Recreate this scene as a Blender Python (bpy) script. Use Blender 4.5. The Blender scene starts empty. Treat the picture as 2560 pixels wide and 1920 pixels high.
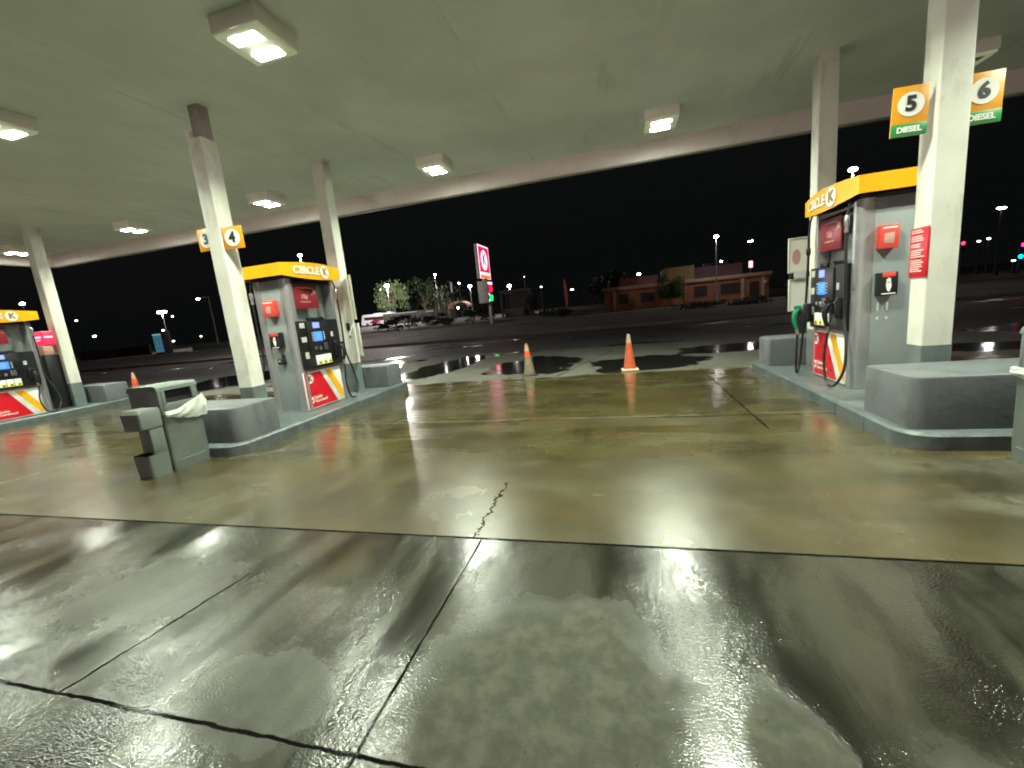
import bpy, bmesh, math, random
from mathutils import Matrix, Vector, noise as mnoise
random.seed(7)
R = math.radians
scene = bpy.context.scene
col = scene.collection
CAM_H = 1.55

# ------------------------------------------------------------------ node helper
class NT:
    def __init__(self, name):
        self.m = bpy.data.materials.new(name); self.m.use_nodes = True
        self.t = self.m.node_tree; self.t.nodes.clear()
        self.out = self.t.nodes.new('ShaderNodeOutputMaterial')
    def n(self, typ, ins=None, **kw):
        nd = self.t.nodes.new(typ)
        for k, v in kw.items(): setattr(nd, k, v)
        for k, v in (ins or {}).items(): self.set(nd.inputs[k], v)
        return nd
    def set(self, sock, v):
        if isinstance(v, bpy.types.NodeSocket): self.t.links.new(v, sock)
        elif isinstance(v, (tuple, list)) and sock.type == 'RGBA': sock.default_value = (*v[:3], 1)
        else: sock.default_value = v
    def math(self, op, a, b=0.0, c=0.0, clamp=False):
        nd = self.n('ShaderNodeMath', {0: a, 1: b, 2: c}, operation=op); nd.use_clamp = clamp
        return nd.outputs[0]
    def pos(self):
        return self.n('ShaderNodeNewGeometry').outputs['Position']
    def obj(self):
        return self.n('ShaderNodeTexCoord').outputs['Object']
    def mapping(self, v, scale=(1, 1, 1), loc=(0, 0, 0), rot=(0, 0, 0)):
        return self.n('ShaderNodeMapping', {'Vector': v, 'Scale': scale, 'Location': loc, 'Rotation': rot}).outputs[0]
    def noise(self, v, scale, detail=4, rough=.55, dist=0.0):
        return self.n('ShaderNodeTexNoise', {'Vector': v, 'Scale': scale, 'Detail': detail, 'Roughness': rough, 'Distortion': dist}).outputs['Fac']
    def vor(self, v, scale, feature='F1'):
        return self.n('ShaderNodeTexVoronoi', {'Vector': v, 'Scale': scale}, feature=feature).outputs['Distance']
    def step(self, v, a, b):
        nd = self.n('ShaderNodeMapRange', {'Value': v, 'From Min': a, 'From Max': b, 'To Min': 0.0, 'To Max': 1.0}, interpolation_type='SMOOTHSTEP')
        return nd.outputs[0]
    def lin(self, v, a, b, c, d):
        return self.n('ShaderNodeMapRange', {'Value': v, 'From Min': a, 'From Max': b, 'To Min': c, 'To Max': d}).outputs[0]
    def mix(self, f, a, b):
        nd = self.n('ShaderNodeMix', data_type='RGBA')
        self.set(nd.inputs[0], f); self.set(nd.inputs[6], a); self.set(nd.inputs[7], b)
        return nd.outputs[2]
    def fmix(self, f, a, b):
        nd = self.n('ShaderNodeMix', data_type='FLOAT')
        self.set(nd.inputs[0], f); self.set(nd.inputs[2], a); self.set(nd.inputs[3], b)
        return nd.outputs[0]
    def bump(self, h, strength=.3, dist=.01, normal=None):
        d = {'Height': h, 'Strength': strength, 'Distance': dist}
        if normal is not None: d['Normal'] = normal
        return self.n('ShaderNodeBump', d).outputs[0]
    def done(self, **ins):
        p = self.n('ShaderNodeBsdfPrincipled')
        for k, v in ins.items(): self.set(p.inputs[k.replace('_', ' ')], v)
        self.t.links.new(p.outputs[0], self.out.inputs[0])
        return self.m

_cache = {}
def paint(name, c, rough=.5, metal=0., var=.15, scale=3., bump=.0, bscale=40., spec=.5, dirt=None, dscale=1.5, damt=.5):
    """paint / plastic / metal with mottling, grime of its own shape and a fine surface"""
    if name in _cache: return _cache[name]
    t = NT(name); v = t.pos()
    f = t.noise(v, scale, 6, .6)
    lo = tuple(x * (1 - var) for x in c); hi = tuple(min(1, x * (1 + var)) for x in c)
    cc = t.mix(t.step(f, .3, .7), lo, hi)
    if dirt:
        g = t.noise(t.mapping(v, (1, 1, .45)), dscale, 8, .68, .4)
        cc = t.mix(t.math('MULTIPLY', t.step(g, .5, .72), damt), cc, dirt)
    ins = dict(Base_Color=cc, Roughness=t.lin(f, .3, .7, max(.03, rough - .07), min(1, rough + .07)), Metallic=metal, Specular_IOR_Level=spec)
    if bump: ins['Normal'] = t.bump(t.noise(v, bscale, 4), bump, .01)
    _cache[name] = t.done(**ins)
    return _cache[name]
def glow(name, c, strength, base=(.02, .02, .02)):
    if name in _cache: return _cache[name]
    t = NT(name)
    _cache[name] = t.done(Base_Color=base, Emission_Color=c, Emission_Strength=strength, Roughness=.4)
    return _cache[name]

# ------------------------------------------------------------------ mesh helper
class MB:
    def __init__(self, tf=None): self.bm = bmesh.new(); self.tf = tf
    def _add(self, verts, faces, mi=0, smooth=False):
        vs = [self.bm.verts.new(self.tf @ Vector(v) if self.tf else v) for v in verts]
        for f in faces:
            try:
                fa = self.bm.faces.new([vs[i] for i in f]); fa.material_index = mi; fa.smooth = smooth
            except ValueError: pass
        return vs
    def box(self, c, s, bev=0., mi=0, rz=0., ry=0., rx=0., seg=2):
        b = bmesh.new(); bmesh.ops.create_cube(b, size=1)
        bmesh.ops.scale(b, vec=s, verts=b.verts)
        if bev: bmesh.ops.bevel(b, geom=b.edges[:], offset=bev, segments=seg, profile=.5, affect='EDGES')
        M = Matrix.Translation(c) @ Matrix.Rotation(rz, 4, 'Z') @ Matrix.Rotation(ry, 4, 'Y') @ Matrix.Rotation(rx, 4, 'X')
        bmesh.ops.transform(b, matrix=M, verts=b.verts)
        self.merge(b, mi, False); return self
    def merge(self, b, mi=0, smooth=False):
        b.verts.index_update()
        self._add([v.co.copy() for v in b.verts], [[v.index for v in f.verts] for f in b.faces], mi, smooth); b.free()
    def prism(self, pts, z0, z1, mi=0, smooth=False, top=None):
        n = len(pts); tp = top or pts
        V = [(x, y, z0) for x, y in pts] + [(x, y, z1) for x, y in tp]
        self._add(V, [[i, (i + 1) % n, n + (i + 1) % n, n + i] for i in range(n)] + [list(range(n))[::-1], list(range(n, 2 * n))], mi, smooth); return self
    def layers(self, rings, mi=0, smooth=False, caps=True):
        n = len(rings[0]); V = [p for r in rings for p in r]; F = []
        for k in range(len(rings) - 1):
            for i in range(n):
                j = (i + 1) % n; F.append([k * n + i, k * n + j, (k + 1) * n + j, (k + 1) * n + i])
        if caps: F += [list(range(n))[::-1], list(range(len(V) - n, len(V)))]
        self._add(V, F, mi, smooth); return self
    def poly(self, pts, mi=0): self._add(pts, [list(range(len(pts)))], mi); return self
    def slab(self, pts, d, mi=0):
        """polygon (3-D points) given thickness along vector d"""
        n = len(pts); d = Vector(d); V = [Vector(p) for p in pts] + [Vector(p) + d for p in pts]
        self._add(V, [list(range(n))[::-1], list(range(n, 2 * n))] + [[i, (i + 1) % n, n + (i + 1) % n, n + i] for i in range(n)], mi); return self
    def tube(self, path, r, seg=8, mi=0, smooth=True, caps=True):
        P = [Vector(p) for p in path]; rs = r if isinstance(r, (list, tuple)) else [r] * len(P); rings = []
        up = Vector((.13, .31, .94))
        for i, p in enumerate(P):
            d = (P[min(i + 1, len(P) - 1)] - P[max(i - 1, 0)]).normalized()
            a = d.cross(up)
            if a.length < .05: a = d.cross(Vector((1, 0, 0)))
            a.normalize(); b = d.cross(a)
            rings.append([p + (a * math.cos(2 * math.pi * k / seg) + b * math.sin(2 * math.pi * k / seg)) * rs[i] for k in range(seg)])
        return self.layers(rings, mi, smooth, caps)
    def lathe(self, prof, c=(0, 0, 0), seg=20, mi=0, smooth=True):
        rings = [[(c[0] + r * math.cos(2 * math.pi * k / seg), c[1] + r * math.sin(2 * math.pi * k / seg), c[2] + z) for k in range(seg)] for r, z in prof]
        return self.layers(rings, mi, smooth)
    def ball(self, c, r, s=(1, 1, 1), mi=0, sub=2, jit=0.):
        b = bmesh.new(); bmesh.ops.create_icosphere(b, subdivisions=sub, radius=1)
        for v in b.verts:
            k = r * (1 + jit * mnoise.noise(v.co * 2.3 + Vector(c)))
            v.co = Vector((v.co.x * s[0] * k + c[0], v.co.y * s[1] * k + c[1], v.co.z * s[2] * k + c[2]))
        self.merge(b, mi, True); return self
    def text(self, body, size, origin, right, up, mi=0, depth=.003, bold=0., sx=1., align='CENTER'):
        V, F = text_geo(body, size, bold, depth, align)
        rt = Vector(right).normalized(); u = Vector(up).normalized(); n = rt.cross(u); o = Vector(origin)
        self._add([o + rt * (v[0] * sx) + u * v[1] + n * v[2] for v in V], F, mi); return self
    def disc(self, c, r, right, up, d=.003, mi=0, seg=32, ry=None):
        rt = Vector(right).normalized(); u = Vector(up).normalized(); n = rt.cross(u); c = Vector(c); ry = ry or r
        return self.slab([c + rt * math.cos(2 * math.pi * k / seg) * r + u * math.sin(2 * math.pi * k / seg) * ry for k in range(seg)], n * d, mi)
    def build(self, name, mats, parent=None, loc=None):
        bmesh.ops.recalc_face_normals(self.bm, faces=self.bm.faces)
        me = bpy.data.meshes.new(name); self.bm.to_mesh(me); self.bm.free()
        me.shade_smooth(); me.set_sharp_from_angle(angle=R(34))
        for m in (mats if isinstance(mats, (list, tuple)) else [mats]): me.materials.append(m)
        o = bpy.data.objects.new(name, me); col.objects.link(o)
        if parent is not None: o.parent = parent
        if loc: o.location = loc
        return o
_txt = {}
def text_geo(body, size, bold, depth, align):
    k = (body, size, bold, depth, align)
    if k not in _txt:
        cu = bpy.data.curves.new('lettering', 'FONT'); cu.body = body; cu.size = size; cu.offset = bold; cu.extrude = depth / 2
        cu.align_x = align; cu.align_y = 'CENTER'; cu.resolution_u = 4
        o = bpy.data.objects.new('lettering', cu); col.objects.link(o)
        dg = bpy.context.evaluated_depsgraph_get(); dg.update()
        me = bpy.data.meshes.new_from_object(o.evaluated_get(dg))
        _txt[k] = ([(v.co.x, v.co.y, v.co.z + depth / 2) for v in me.vertices], [list(p.vertices) for p in me.polygons])
        bpy.data.objects.remove(o); bpy.data.curves.remove(cu); bpy.data.meshes.remove(me)
    return _txt[k]
def rrect(x0, x1, y0, y1, r, seg=5):
    P = []
    rs = r if isinstance(r, (tuple, list)) else (r,) * 4     # corners: x1y1, x0y1, x0y0, x1y0
    for (cx, cy, a, q) in ((x1 - rs[0], y1 - rs[0], 0, rs[0]), (x0 + rs[1], y1 - rs[1], 90, rs[1]), (x0 + rs[2], y0 + rs[2], 180, rs[2]), (x1 - rs[3], y0 + rs[3], 270, rs[3])):
        for k in range(seg + 1):
            t = R(a + 90 * k / seg); P.append((cx + q * math.cos(t), cy + q * math.sin(t)))
    return P
def empty(name, loc, rz=0.):
    o = bpy.data.objects.new(name, None); col.objects.link(o); o.location = loc; o.rotation_euler.z = rz; o.empty_display_size = .2
    return o
def tag(o, label=None, cat=None, group=None, kind=None):
    if label: o['label'] = label
    if cat: o['category'] = cat
    if group: o['group'] = group
    if kind: o['kind'] = kind
    return o
def copy_tree(o, parent=None):
    c = o.copy(); col.objects.link(c)
    if parent is not None: c.parent = parent
    for ch in [x for x in list(o.children)]: copy_tree(ch, c)
    return c

# ------------------------------------------------------------------ materials
COLPAINT = paint('column_paint', (.66, .65, .58), .5, var=.06, scale=2., dirt=(.38, .35, .29), dscale=3.2, damt=.6, bump=.08, bscale=14)
GREYPAINT = paint('grey_base_paint', (.13, .165, .16), .5, var=.12, scale=4, dirt=(.09, .1, .095), damt=.6, bump=.12, bscale=25)
BLOCKPAINT = paint('grey_block_paint', (.115, .124, .130), .5, var=.1, scale=3., dirt=(.055, .058, .055), dscale=3.4, damt=.6, bump=.35, bscale=18)
KERBPAINT = paint('grey_kerb_paint', (.095, .113, .115), .42, var=.18, scale=5., dirt=(.045, .048, .044), dscale=3.6, damt=.7, bump=.45, bscale=16)
SILVER = paint('brushed_silver', (.40, .40, .41), .34, metal=.6, var=.05, scale=6, bump=.02, bscale=80)
STEEL = paint('steel', (.6, .6, .6), .3, metal=1, var=.08)
ENDPANEL = paint('pale_blue_grey_panel', (.25, .277, .28), .38, var=.05, scale=2.5, dirt=(.17, .19, .19), damt=.5)
BLACK = paint('black_plastic', (.012, .012, .014), .38, var=.2)
RUBBER = paint('black_rubber', (.01, .01, .01), .45, var=.2)
AMBER = paint('amber_sign_vinyl', (.92, .43, .004), .35, var=.03)
AMBER_S = paint('orange_sign_vinyl', (.72, .30, .012), .4, var=.05)
WHITE = paint('white_vinyl', (.80, .79, .74), .4, var=.03)
OFFWHITE = paint('white_sticker', (.62, .62, .57), .5, var=.1, scale=30)
RED = paint('red_vinyl', (.62, .010, .022), .32, var=.05)
REDBOX = paint('red_plastic', (.72, .07, .05), .4, var=.05)
DARKRED = paint('shade_darkened_red', (.24, .02, .03), .35, var=.06)  # roof shade over the offer sign is put into this red
FADED = paint('faded_print', (.55, .30, .27), .5, var=.1)
GREENV = paint('green_sign_vinyl', (.02, .25, .07), .4, var=.05)
GREENP = paint('green_plastic', (.01, .22, .11), .4)
INK = paint('black_ink', (.015, .015, .018), .5, var=.1)
YELLOW = paint('yellow_sticker', (.75, .68, .05), .45)
BINP = paint('grey_bin_plastic', (.135, .156, .143), .5, var=.08, scale=4, dirt=(.15, .16, .145), damt=.5, bump=.06, bscale=60)
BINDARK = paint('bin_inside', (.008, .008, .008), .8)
CONE_O = paint('orange_cone_plastic', (.52, .105, .035), .45, var=.1, scale=8, dirt=(.35, .12, .06), dscale=6, damt=.5)
CONE_D = paint('grimy_cone_plastic', (.20, .16, .105), .6, var=.25, scale=9, dirt=(.09, .075, .05), dscale=8, damt=.7)
CONE_R = paint('bright_orange_collar', (.85, .10, .02), .4, var=.05)
CONE_W = paint('pale_cone_collar', (.44, .33, .22), .5, var=.15, scale=12)
def bag_mat():
    t = NT('white_bag_plastic'); v = t.pos()
    return t.done(Base_Color=(.66, .68, .62), Roughness=.32, Transmission_Weight=.12, Normal=t.bump(t.noise(v, 24, 5, .6, 1.), .7, .02))
BAG = bag_mat()

def ceiling_mat():
    t = NT('canopy_ceiling_paint'); v = t.pos()
    f = t.noise(v, .55, 5, .6); g = t.noise(t.mapping(v, (2.2, .35, 1)), 1.3, 5)
    c = t.mix(t.step(f, .32, .7), (.62, .68, .62), (.75, .82, .75))
    c = t.mix(t.math('MULTIPLY', t.step(g, .58, .75), .5), c, (.46, .50, .44))
    x = t.n('ShaderNodeSeparateXYZ', {0: v}).outputs
    # pan seams running away from the road-side edge
    m = t.math('PINGPONG', t.math('ADD', x[0], 6.25), 2.235)
    seam = t.math('SUBTRACT', 1., t.step(m, .003, .016))
    c = t.mix(t.math('MULTIPLY', t.math('MULTIPLY', seam, t.step(f, .45, .6)), .4), c, (.25, .26, .22))
    return t.done(Base_Color=c, Roughness=.75, Normal=t.bump(t.math('ADD', t.math('MULTIPLY', seam, -1.), t.noise(v, 5, 3)), .12, .01))
CEIL = ceiling_mat()
FASCIA = paint('beige_fascia_paint', (.78, .68, .66), .5, var=.06, scale=.8, dirt=(.5, .4, .36), damt=.3)
FASCIA_E = paint('fascia_lip_paint', (.30, .29, .24), .5, var=.1)

def forecourt_mat():
    """wet concrete: slabs under the canopy, darker rain-soaked slabs in front, apron with puddles behind"""
    t = NT('wet_concrete'); v = t.pos(); xyz = t.n('ShaderNodeSeparateXYZ', {0: v}).outputs; X, Y = xyz[0], xyz[1]
    wob = t.noise(v, 1.1, 6, .62); wob2 = t.noise(t.mapping(v, loc=(7, 3, 0)), 2.4, 6, .6); fine = t.noise(v, 9., 6, .65); grain = t.noise(v, 140., 3, .6)
    under = t.step(Y, 2.545, 2.56)
    streak = t.noise(t.mapping(v, (.28, 1.25, 1)), 1.5, 6, .6, .4)
    flow = t.noise(t.mapping(v, (.35, 1.9, 1), (3, 1, 0)), 1.1, 5, .55, .6)
    def blob(cx, cy, rx, ry, ang=0.):
        ca, sa = math.cos(ang), math.sin(ang)
        dx = t.math('SUBTRACT', X, cx); dy = t.math('SUBTRACT', Y, cy)
        a = t.math('ADD', t.math('MULTIPLY', dx, ca / rx), t.math('MULTIPLY', dy, sa / rx))
        b = t.math('ADD', t.math('MULTIPLY', dx, -sa / ry), t.math('MULTIPLY', dy, ca / ry))
        r = t.math('SQRT', t.math('ADD', t.math('MULTIPLY', a, a), t.math('MULTIPLY', b, b)))
        return t.math('ADD', r, t.math('MULTIPLY', t.math('SUBTRACT', wob2, .5), 1.1))
    def inv0(d): return t.math('SUBTRACT', 1., t.step(d, .45, 1.25))
    # --- under the canopy
    cu = t.mix(t.step(wob, .3, .68), (.043, .0355, .0105), (.080, .069, .027))
    cu = t.mix(t.math('MULTIPLY', t.step(streak, .42, .72), .75), cu, (.030, .0245, .010))
    cu = t.mix(t.math('MULTIPLY', t.step(wob2, .52, .80), .5), cu, (.125, .112, .066))
    cu = t.mix(t.math('MULTIPLY', t.step(fine, .56, .75), .3), cu, (.040, .033, .015))
    warm = t.noise(t.mapping(v, (.8, 1.3, 1), (12, 7, 0)), .8, 5, .6, .4)
    cu = t.mix(t.math('MULTIPLY', t.step(warm, .46, .66), .65), cu, (.084, .057, .019))
    grit = t.noise(t.mapping(v, (1, 1.6, 1)), 34., 5, .7)
    cu = t.mix(t.math('MULTIPLY', t.step(grit, .50, .70), .35), cu, (.105, .094, .055))
    cu = t.mix(t.math('MULTIPLY', t.step(t.noise(t.mapping(v, loc=(2, 9, 0)), 17., 4, .7), .62, .74), .45), cu, (.020, .017, .009))
    worn = t.math('MAXIMUM', inv0(blob(2.95, 3.95, 1.0, .22, .05)), inv0(blob(2.75, 3.22, .75, .22, -.1)))
    worn = t.math('MAXIMUM', worn, inv0(blob(-4.75, 4.35, .5, .08, .55)))
    worn = t.math('MULTIPLY', worn, t.step(t.noise(v, 7., 5, .7), .34, .58))
    cu = t.mix(t.math('MULTIPLY', worn, .8), cu, (.155, .15, .108))
    lane = t.noise(t.mapping(v, (1.5, .16, 1), (2, 0, 0)), .9, 4, .5, .2)
    cu = t.mix(t.math('MULTIPLY', t.step(lane, .50, .68), .5), cu, (.022, .0185, .009))
    oil = t.step(t.noise(t.mapping(v, loc=(31, 5, 0)), 2.1, 5, .65), .62, .72)
    cu = t.mix(t.math('MULTIPLY', oil, .55), cu, (.016, .014, .008))
    scuff = t.step(t.noise(t.mapping(v, (.5, 2.6, 1), (5, 8, 0), (0, 0, .25)), 2.3, 5, .6, .3), .66, .74)
    cu = t.mix(t.math('MULTIPLY', scuff, .3), cu, (.16, .15, .105))
    ru = t.fmix(t.step(flow, .30, .70), .10, .27)
    ru = t.fmix(t.step(t.math('ADD', Y, t.math('MULTIPLY', wob, 1.6)), 4.2, 6.0), .25, ru)
    ru = t.math('ADD', ru, t.lin(wob2, .3, .7, -.02, .03))
    # --- in front: soaked, with a drier island in the middle slab
    def inv(d, a=.55, b=1.22): return t.math('SUBTRACT', 1., t.step(d, a, b))
    dry = inv(blob(-.38, 1.22, .62, .82))
    dry = t.math('MAXIMUM', dry, inv(blob(.52, 1.22, .17, .42, .15)))
    dry = t.math('MAXIMUM', dry, t.math('MULTIPLY', inv(blob(1.08, 1.02, .2, .5, .3)), .5))
    dry = t.math('MAXIMUM', dry, t.math('MULTIPLY', inv(blob(-1.62, 1.22, .42, .28), .6, 1.2), .5))
    dry = t.math('MAXIMUM', dry, t.math('MULTIPLY', inv(blob(-3.0, 1.75, .9, .45, .2), .4, 1.3), .35))
    track = t.noise(t.mapping(v, (1.6, .45, 1), (0, 0, 0), (0, 0, .45)), 1.6, 5, .55, .5)
    cf = t.mix(t.step(track, .36, .62), (.014, .013, .0085), (.060, .060, .042))
    cd = t.mix(t.step(fine, .35, .68), (.062, .062, .042), (.104, .104, .074))
    cd = t.mix(t.math('MULTIPLY', t.step(t.noise(v, 5.5, 6, .7), .58, .72), .7), cd, (.055, .054, .035))
    brk = t.noise(v, 26., 4, .7)
    dry = t.step(t.math('ADD', dry, t.math('MULTIPLY', t.math('SUBTRACT', brk, .5), .35)), .08, .92)
    spots = t.step(t.noise(v, 13., 3, .75), .66, .72)
    cd = t.mix(t.math('MULTIPLY', spots, .75), cd, (.035, .033, .022))
    cf = t.mix(dry, cf, cd)
    rf = t.fmix(t.step(track, .34, .66), .10, .20)
    rf = t.fmix(dry, rf, .72)
    # --- behind the drip line: paler apron, puddles
    ye = t.math('ADD', Y, t.math('MULTIPLY', t.math('SUBTRACT', wob, .5), .7))
    apron = t.step(ye, 9.15, 9.45)
    pn = t.noise(v, .9, 6, .58, .3)
    def pool(cx, cy, rx, ry, ang=0., amp=1.5):
        dx = t.math('SUBTRACT', X, cx); dy = t.math('SUBTRACT', Y, cy); ca_, sa_ = math.cos(ang), math.sin(ang)
        a_ = t.math('ADD', t.math('MULTIPLY', dx, ca_ / rx), t.math('MULTIPLY', dy, sa_ / rx)); b_ = t.math('ADD', t.math('MULTIPLY', dx, -sa_ / ry), t.math('MULTIPLY', dy, ca_ / ry))
        r_ = t.math('SQRT', t.math('ADD', t.math('MULTIPLY', a_, a_), t.math('MULTIPLY', b_, b_)))
        return t.math('SUBTRACT', 1., t.step(t.math('ADD', r_, t.math('MULTIPLY', t.math('SUBTRACT', pn, .5), amp)), (.88), 1.0))
    puddle = pool(-5.5, 13.3, .95, 3.6, -.12)
    for q in ((-2.4, 11.6, 1.35, 2.0, .1), (.5, 10.7, 1.45, 1.35), (2.9, 12.7, 1.7, 1.0, .2), (6.6, 10.2, 1.6, .7), (-9.8, 14., 2.2, 4.), (-14., 13., 2.4, 3.5), (10.5, 12.5, 2.4, 1.2)): puddle = t.math('MAXIMUM', puddle, pool(*q))
    puddle = t.math('MULTIPLY', puddle, apron)
    ca = t.mix(t.step(wob, .3, .7), (.062, .060, .047), (.098, .094, .076))
    ca = t.mix(puddle, ca, (.016, .015, .012))
    ra = t.fmix(puddle, .62, .04)
    c = t.mix(under, cf, cu); c = t.mix(apron, c, ca)
    r = t.fmix(under, rf, ru); r = t.fmix(apron, r, ra)
    # --- slab joints
    def line(coord, at, w, wig=.012):
        d = t.math('ABSOLUTE', t.math('SUBTRACT', t.math('ADD', coord, t.math('MULTIPLY', t.math('SUBTRACT', fine, .5), wig * 2)), at))
        return t.math('SUBTRACT', 1., t.step(d, w * .55, w))
    def between(coord, a, b): return t.math('MULTIPLY', t.step(coord, a - .01, a + .01), t.math('SUBTRACT', 1., t.step(coord, b - .01, b + .01)))
    J = line(Y, 2.545, .016, .008)
    J = t.math('MAXIMUM', J, line(Y, 1.06, .011, .016))
    J = t.math('MAXIMUM', J, t.math('MULTIPLY', line(X, -1.03, .009, .010), t.math('SUBTRACT', 1., t.step(Y, 2.54, 2.56))))
    J = t.math('MAXIMUM', J, t.math('MULTIPLY', line(X, -1.10, .012, .12), between(Y, 2.55, 3.5)))
    J = t.math('MAXIMUM', J, t.math('MULTIPLY', line(t.math('ADD', X, t.math('MULTIPLY', Y, -.16)), -2.80, .012, .03), between(Y, 1.06, 2.0)))
    J = t.math('MAXIMUM', J, t.math('MULTIPLY', line(X, 1.50, .018, .015), between(Y, 5.0, 9.3)))
    J = t.math('MAXIMUM', J, t.math('MULTIPLY', line(X, -3.6, .018, .015), between(Y, 5.6, 9.3)))
    J = t.math('MAXIMUM', J, line(Y, 5.63, .02, .03))
    J = t.math('MAXIMUM', J, line(Y, 8.05, .02, .03))
    J = t.math('MAXIMUM', J, t.math('MULTIPLY', line(t.math('ADD', X, t.math('MULTIPLY', Y, -.25)), -3.85, .022, .02), between(Y, 9.3, 14.)))
    pale = t.math('MULTIPLY', line(Y, 5.66, .05, .09), t.step(wob, .42, .55))  # highlight on the wet lips of two joints, put into the colour
    pale = t.math('MAXIMUM', pale, t.math('MULTIPLY', line(Y, 8.02, .06, .1), t.step(wob2, .45, .6)))
    c = t.mix(t.math('MULTIPLY', pale, .55), c, (.20, .19, .14))
    c = t.mix(t.math('MULTIPLY', J, .97), c, (.006, .0055, .004))
    r = t.fmix(J, r, .5)
    # --- surface: water film over broom-finished grain
    wetf = t.math('SUBTRACT', 1., t.math('MULTIPLY', dry, .6))
    gfront = t.math('MULTIPLY', t.math('SUBTRACT', 1., under), wetf)
    peb = t.noise(t.mapping(v, (1, 1.35, 1)), 82., 2, .45)
    rip = t.noise(t.mapping(v, (1.5, .8, 1), (4, 2, 0), (0, 0, .6)), 27., 1, .5)
    patch = t.step(t.noise(t.mapping(v, (1.2, .6, 1), (9, 4, 0), (0, 0, .5)), 1.5, 4, .6, .5), .38, .62)
    h = t.math('ADD', peb, t.math('MULTIPLY', rip, .35))
    h = t.math('MULTIPLY', h, t.fmix(gfront, t.lin(wob, .3, .7, .3, .9), t.fmix(patch, .22, 1.)))
    h = t.math('MULTIPLY', h, t.math('SUBTRACT', 1., puddle))
    h = t.math('ADD', h, t.math('MULTIPLY', grain, .05))
    n1 = t.bump(h, 1., t.lin(gfront, 0, 1, .0013, .0025))
    h2 = t.math('ADD', t.math('MULTIPLY', t.noise(v, 3.2, 3), .5), t.math('MULTIPLY', J, -.12))
    nn = t.bump(h2, .3, .008, n1)
    film = t.math('MULTIPLY', t.math('SUBTRACT', 1., dry), t.fmix(apron, 1., puddle))
    film = t.math('MULTIPLY', film, t.fmix(under, t.lin(track, .3, .7, .75, 1.), t.lin(flow, .3, .7, 1., .6)))
    film = t.math('MULTIPLY', film, t.math('SUBTRACT', 1., t.math('MULTIPLY', t.math('MULTIPLY', J, t.step(t.noise(v, 4., 2), .72, .42)), 1.)))
    rc = t.fmix(under, t.lin(track, .3, .7, .07, .13), t.fmix(t.step(t.math('ADD', Y, wob2), 3.7, 5.6), t.lin(wob, .3, .7, .15, .32), t.lin(flow, .3, .7, .035, .13)))
    return t.done(Base_Color=c, Roughness=t.math('ADD', r, .06), Specular_IOR_Level=t.math('MULTIPLY', t.fmix(under, .34, .6), t.math('SUBTRACT', 1., J)), Normal=nn, Coat_Weight=film, Coat_Roughness=rc, Coat_IOR=1.45, Coat_Normal=nn)

def asphalt_mat():
    t = NT('wet_asphalt'); v = t.pos()
    f = t.noise(t.mapping(v, (.25, 1, 1)), .6, 6, .6); g = t.noise(v, 60, 3)
    wet = t.step(f, .56, .62)
    c = t.mix(t.step(f, .3, .6), (.05, .045, .045), (.085, .078, .074))
    c = t.mix(wet, c, (.015, .014, .015))
    return t.done(Base_Color=c, Roughness=t.fmix(wet, .65, .12), Normal=t.bump(g, .3, .01))
def earth_mat():
    t = NT('verge_earth'); v = t.pos(); f = t.noise(v, .35, 8, .65); g = t.noise(v, 3, 6, .7)
    c = t.mix(t.step(f, .35, .65), (.045, .038, .032), (.10, .085, .07))
    c = t.mix(t.step(g, .55, .7), c, (.06, .07, .035))
    return t.done(Base_Color=c, Roughness=.9, Normal=t.bump(g, .6, .05))
def pale_mat():
    t = NT('pale_concrete'); v = t.pos(); f = t.noise(v, 1.2, 6)
    return t.done(Base_Color=t.mix(f, (.20, .18, .16), (.34, .31, .28)), Roughness=.8, Normal=t.bump(t.noise(v, 20, 4), .2, .01))

# ------------------------------------------------------------------ the ground
def terrain_z(x, y):
    z = .15
    if y > 27: z += .10 * min(1, (y - 27) / 6) * (1 + .6 * mnoise.noise(Vector((x * .12, y * .2, 3))))
    if y > 34 and y < 47: z += .30 * math.sin((y - 34) / 13 * math.pi) * max(0, min(1, (4 - x) / 12))
    if y > 56: z += min(1.0, (y - 56) * .0185)
    return z
g = MB(); g.poly([(-60, -14, 0), (26, -14, 0), (26, 15.2, 0), (-60, 15.2, 0)]); tag(g.build('forecourt', forecourt_mat()), kind='structure')
g = MB(); g.poly([(-400, -30, -.012), (300, -30, -.012), (300, 25.4, -.012), (-400, 25.4, -.012)]); tag(g.build('road', asphalt_mat()), kind='structure')
g = MB()
xs = [-420 + i * 20 for i in range(17)] + [-80 + i * 3 for i in range(46)] + [60 + i * 20 for i in range(14)]
ys = [25.58, 27, 29, 31, 33, 35, 37, 39, 41, 43, 45, 47, 47.6, 50.2, 52, 56, 60, 65, 72, 80, 90, 100, 112, 125, 145, 180, 240, 330, 420]
V = [(x, y, terrain_z(x, y)) for y in ys for x in xs]; nx = len(xs)
g._add(V, [[j * nx + i, j * nx + i + 1, (j + 1) * nx + i + 1, (j + 1) * nx + i] for j in range(len(ys) - 1) for i in range(nx - 1)], 0, True)
tag(g.build('terrain', earth_mat()), kind='structure')
PALE = pale_mat()
g = MB(); g.box((-20, 25.49, .07), (500, .18, .165), .02); tag(g.build('kerb', PALE), kind='structure')
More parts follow.
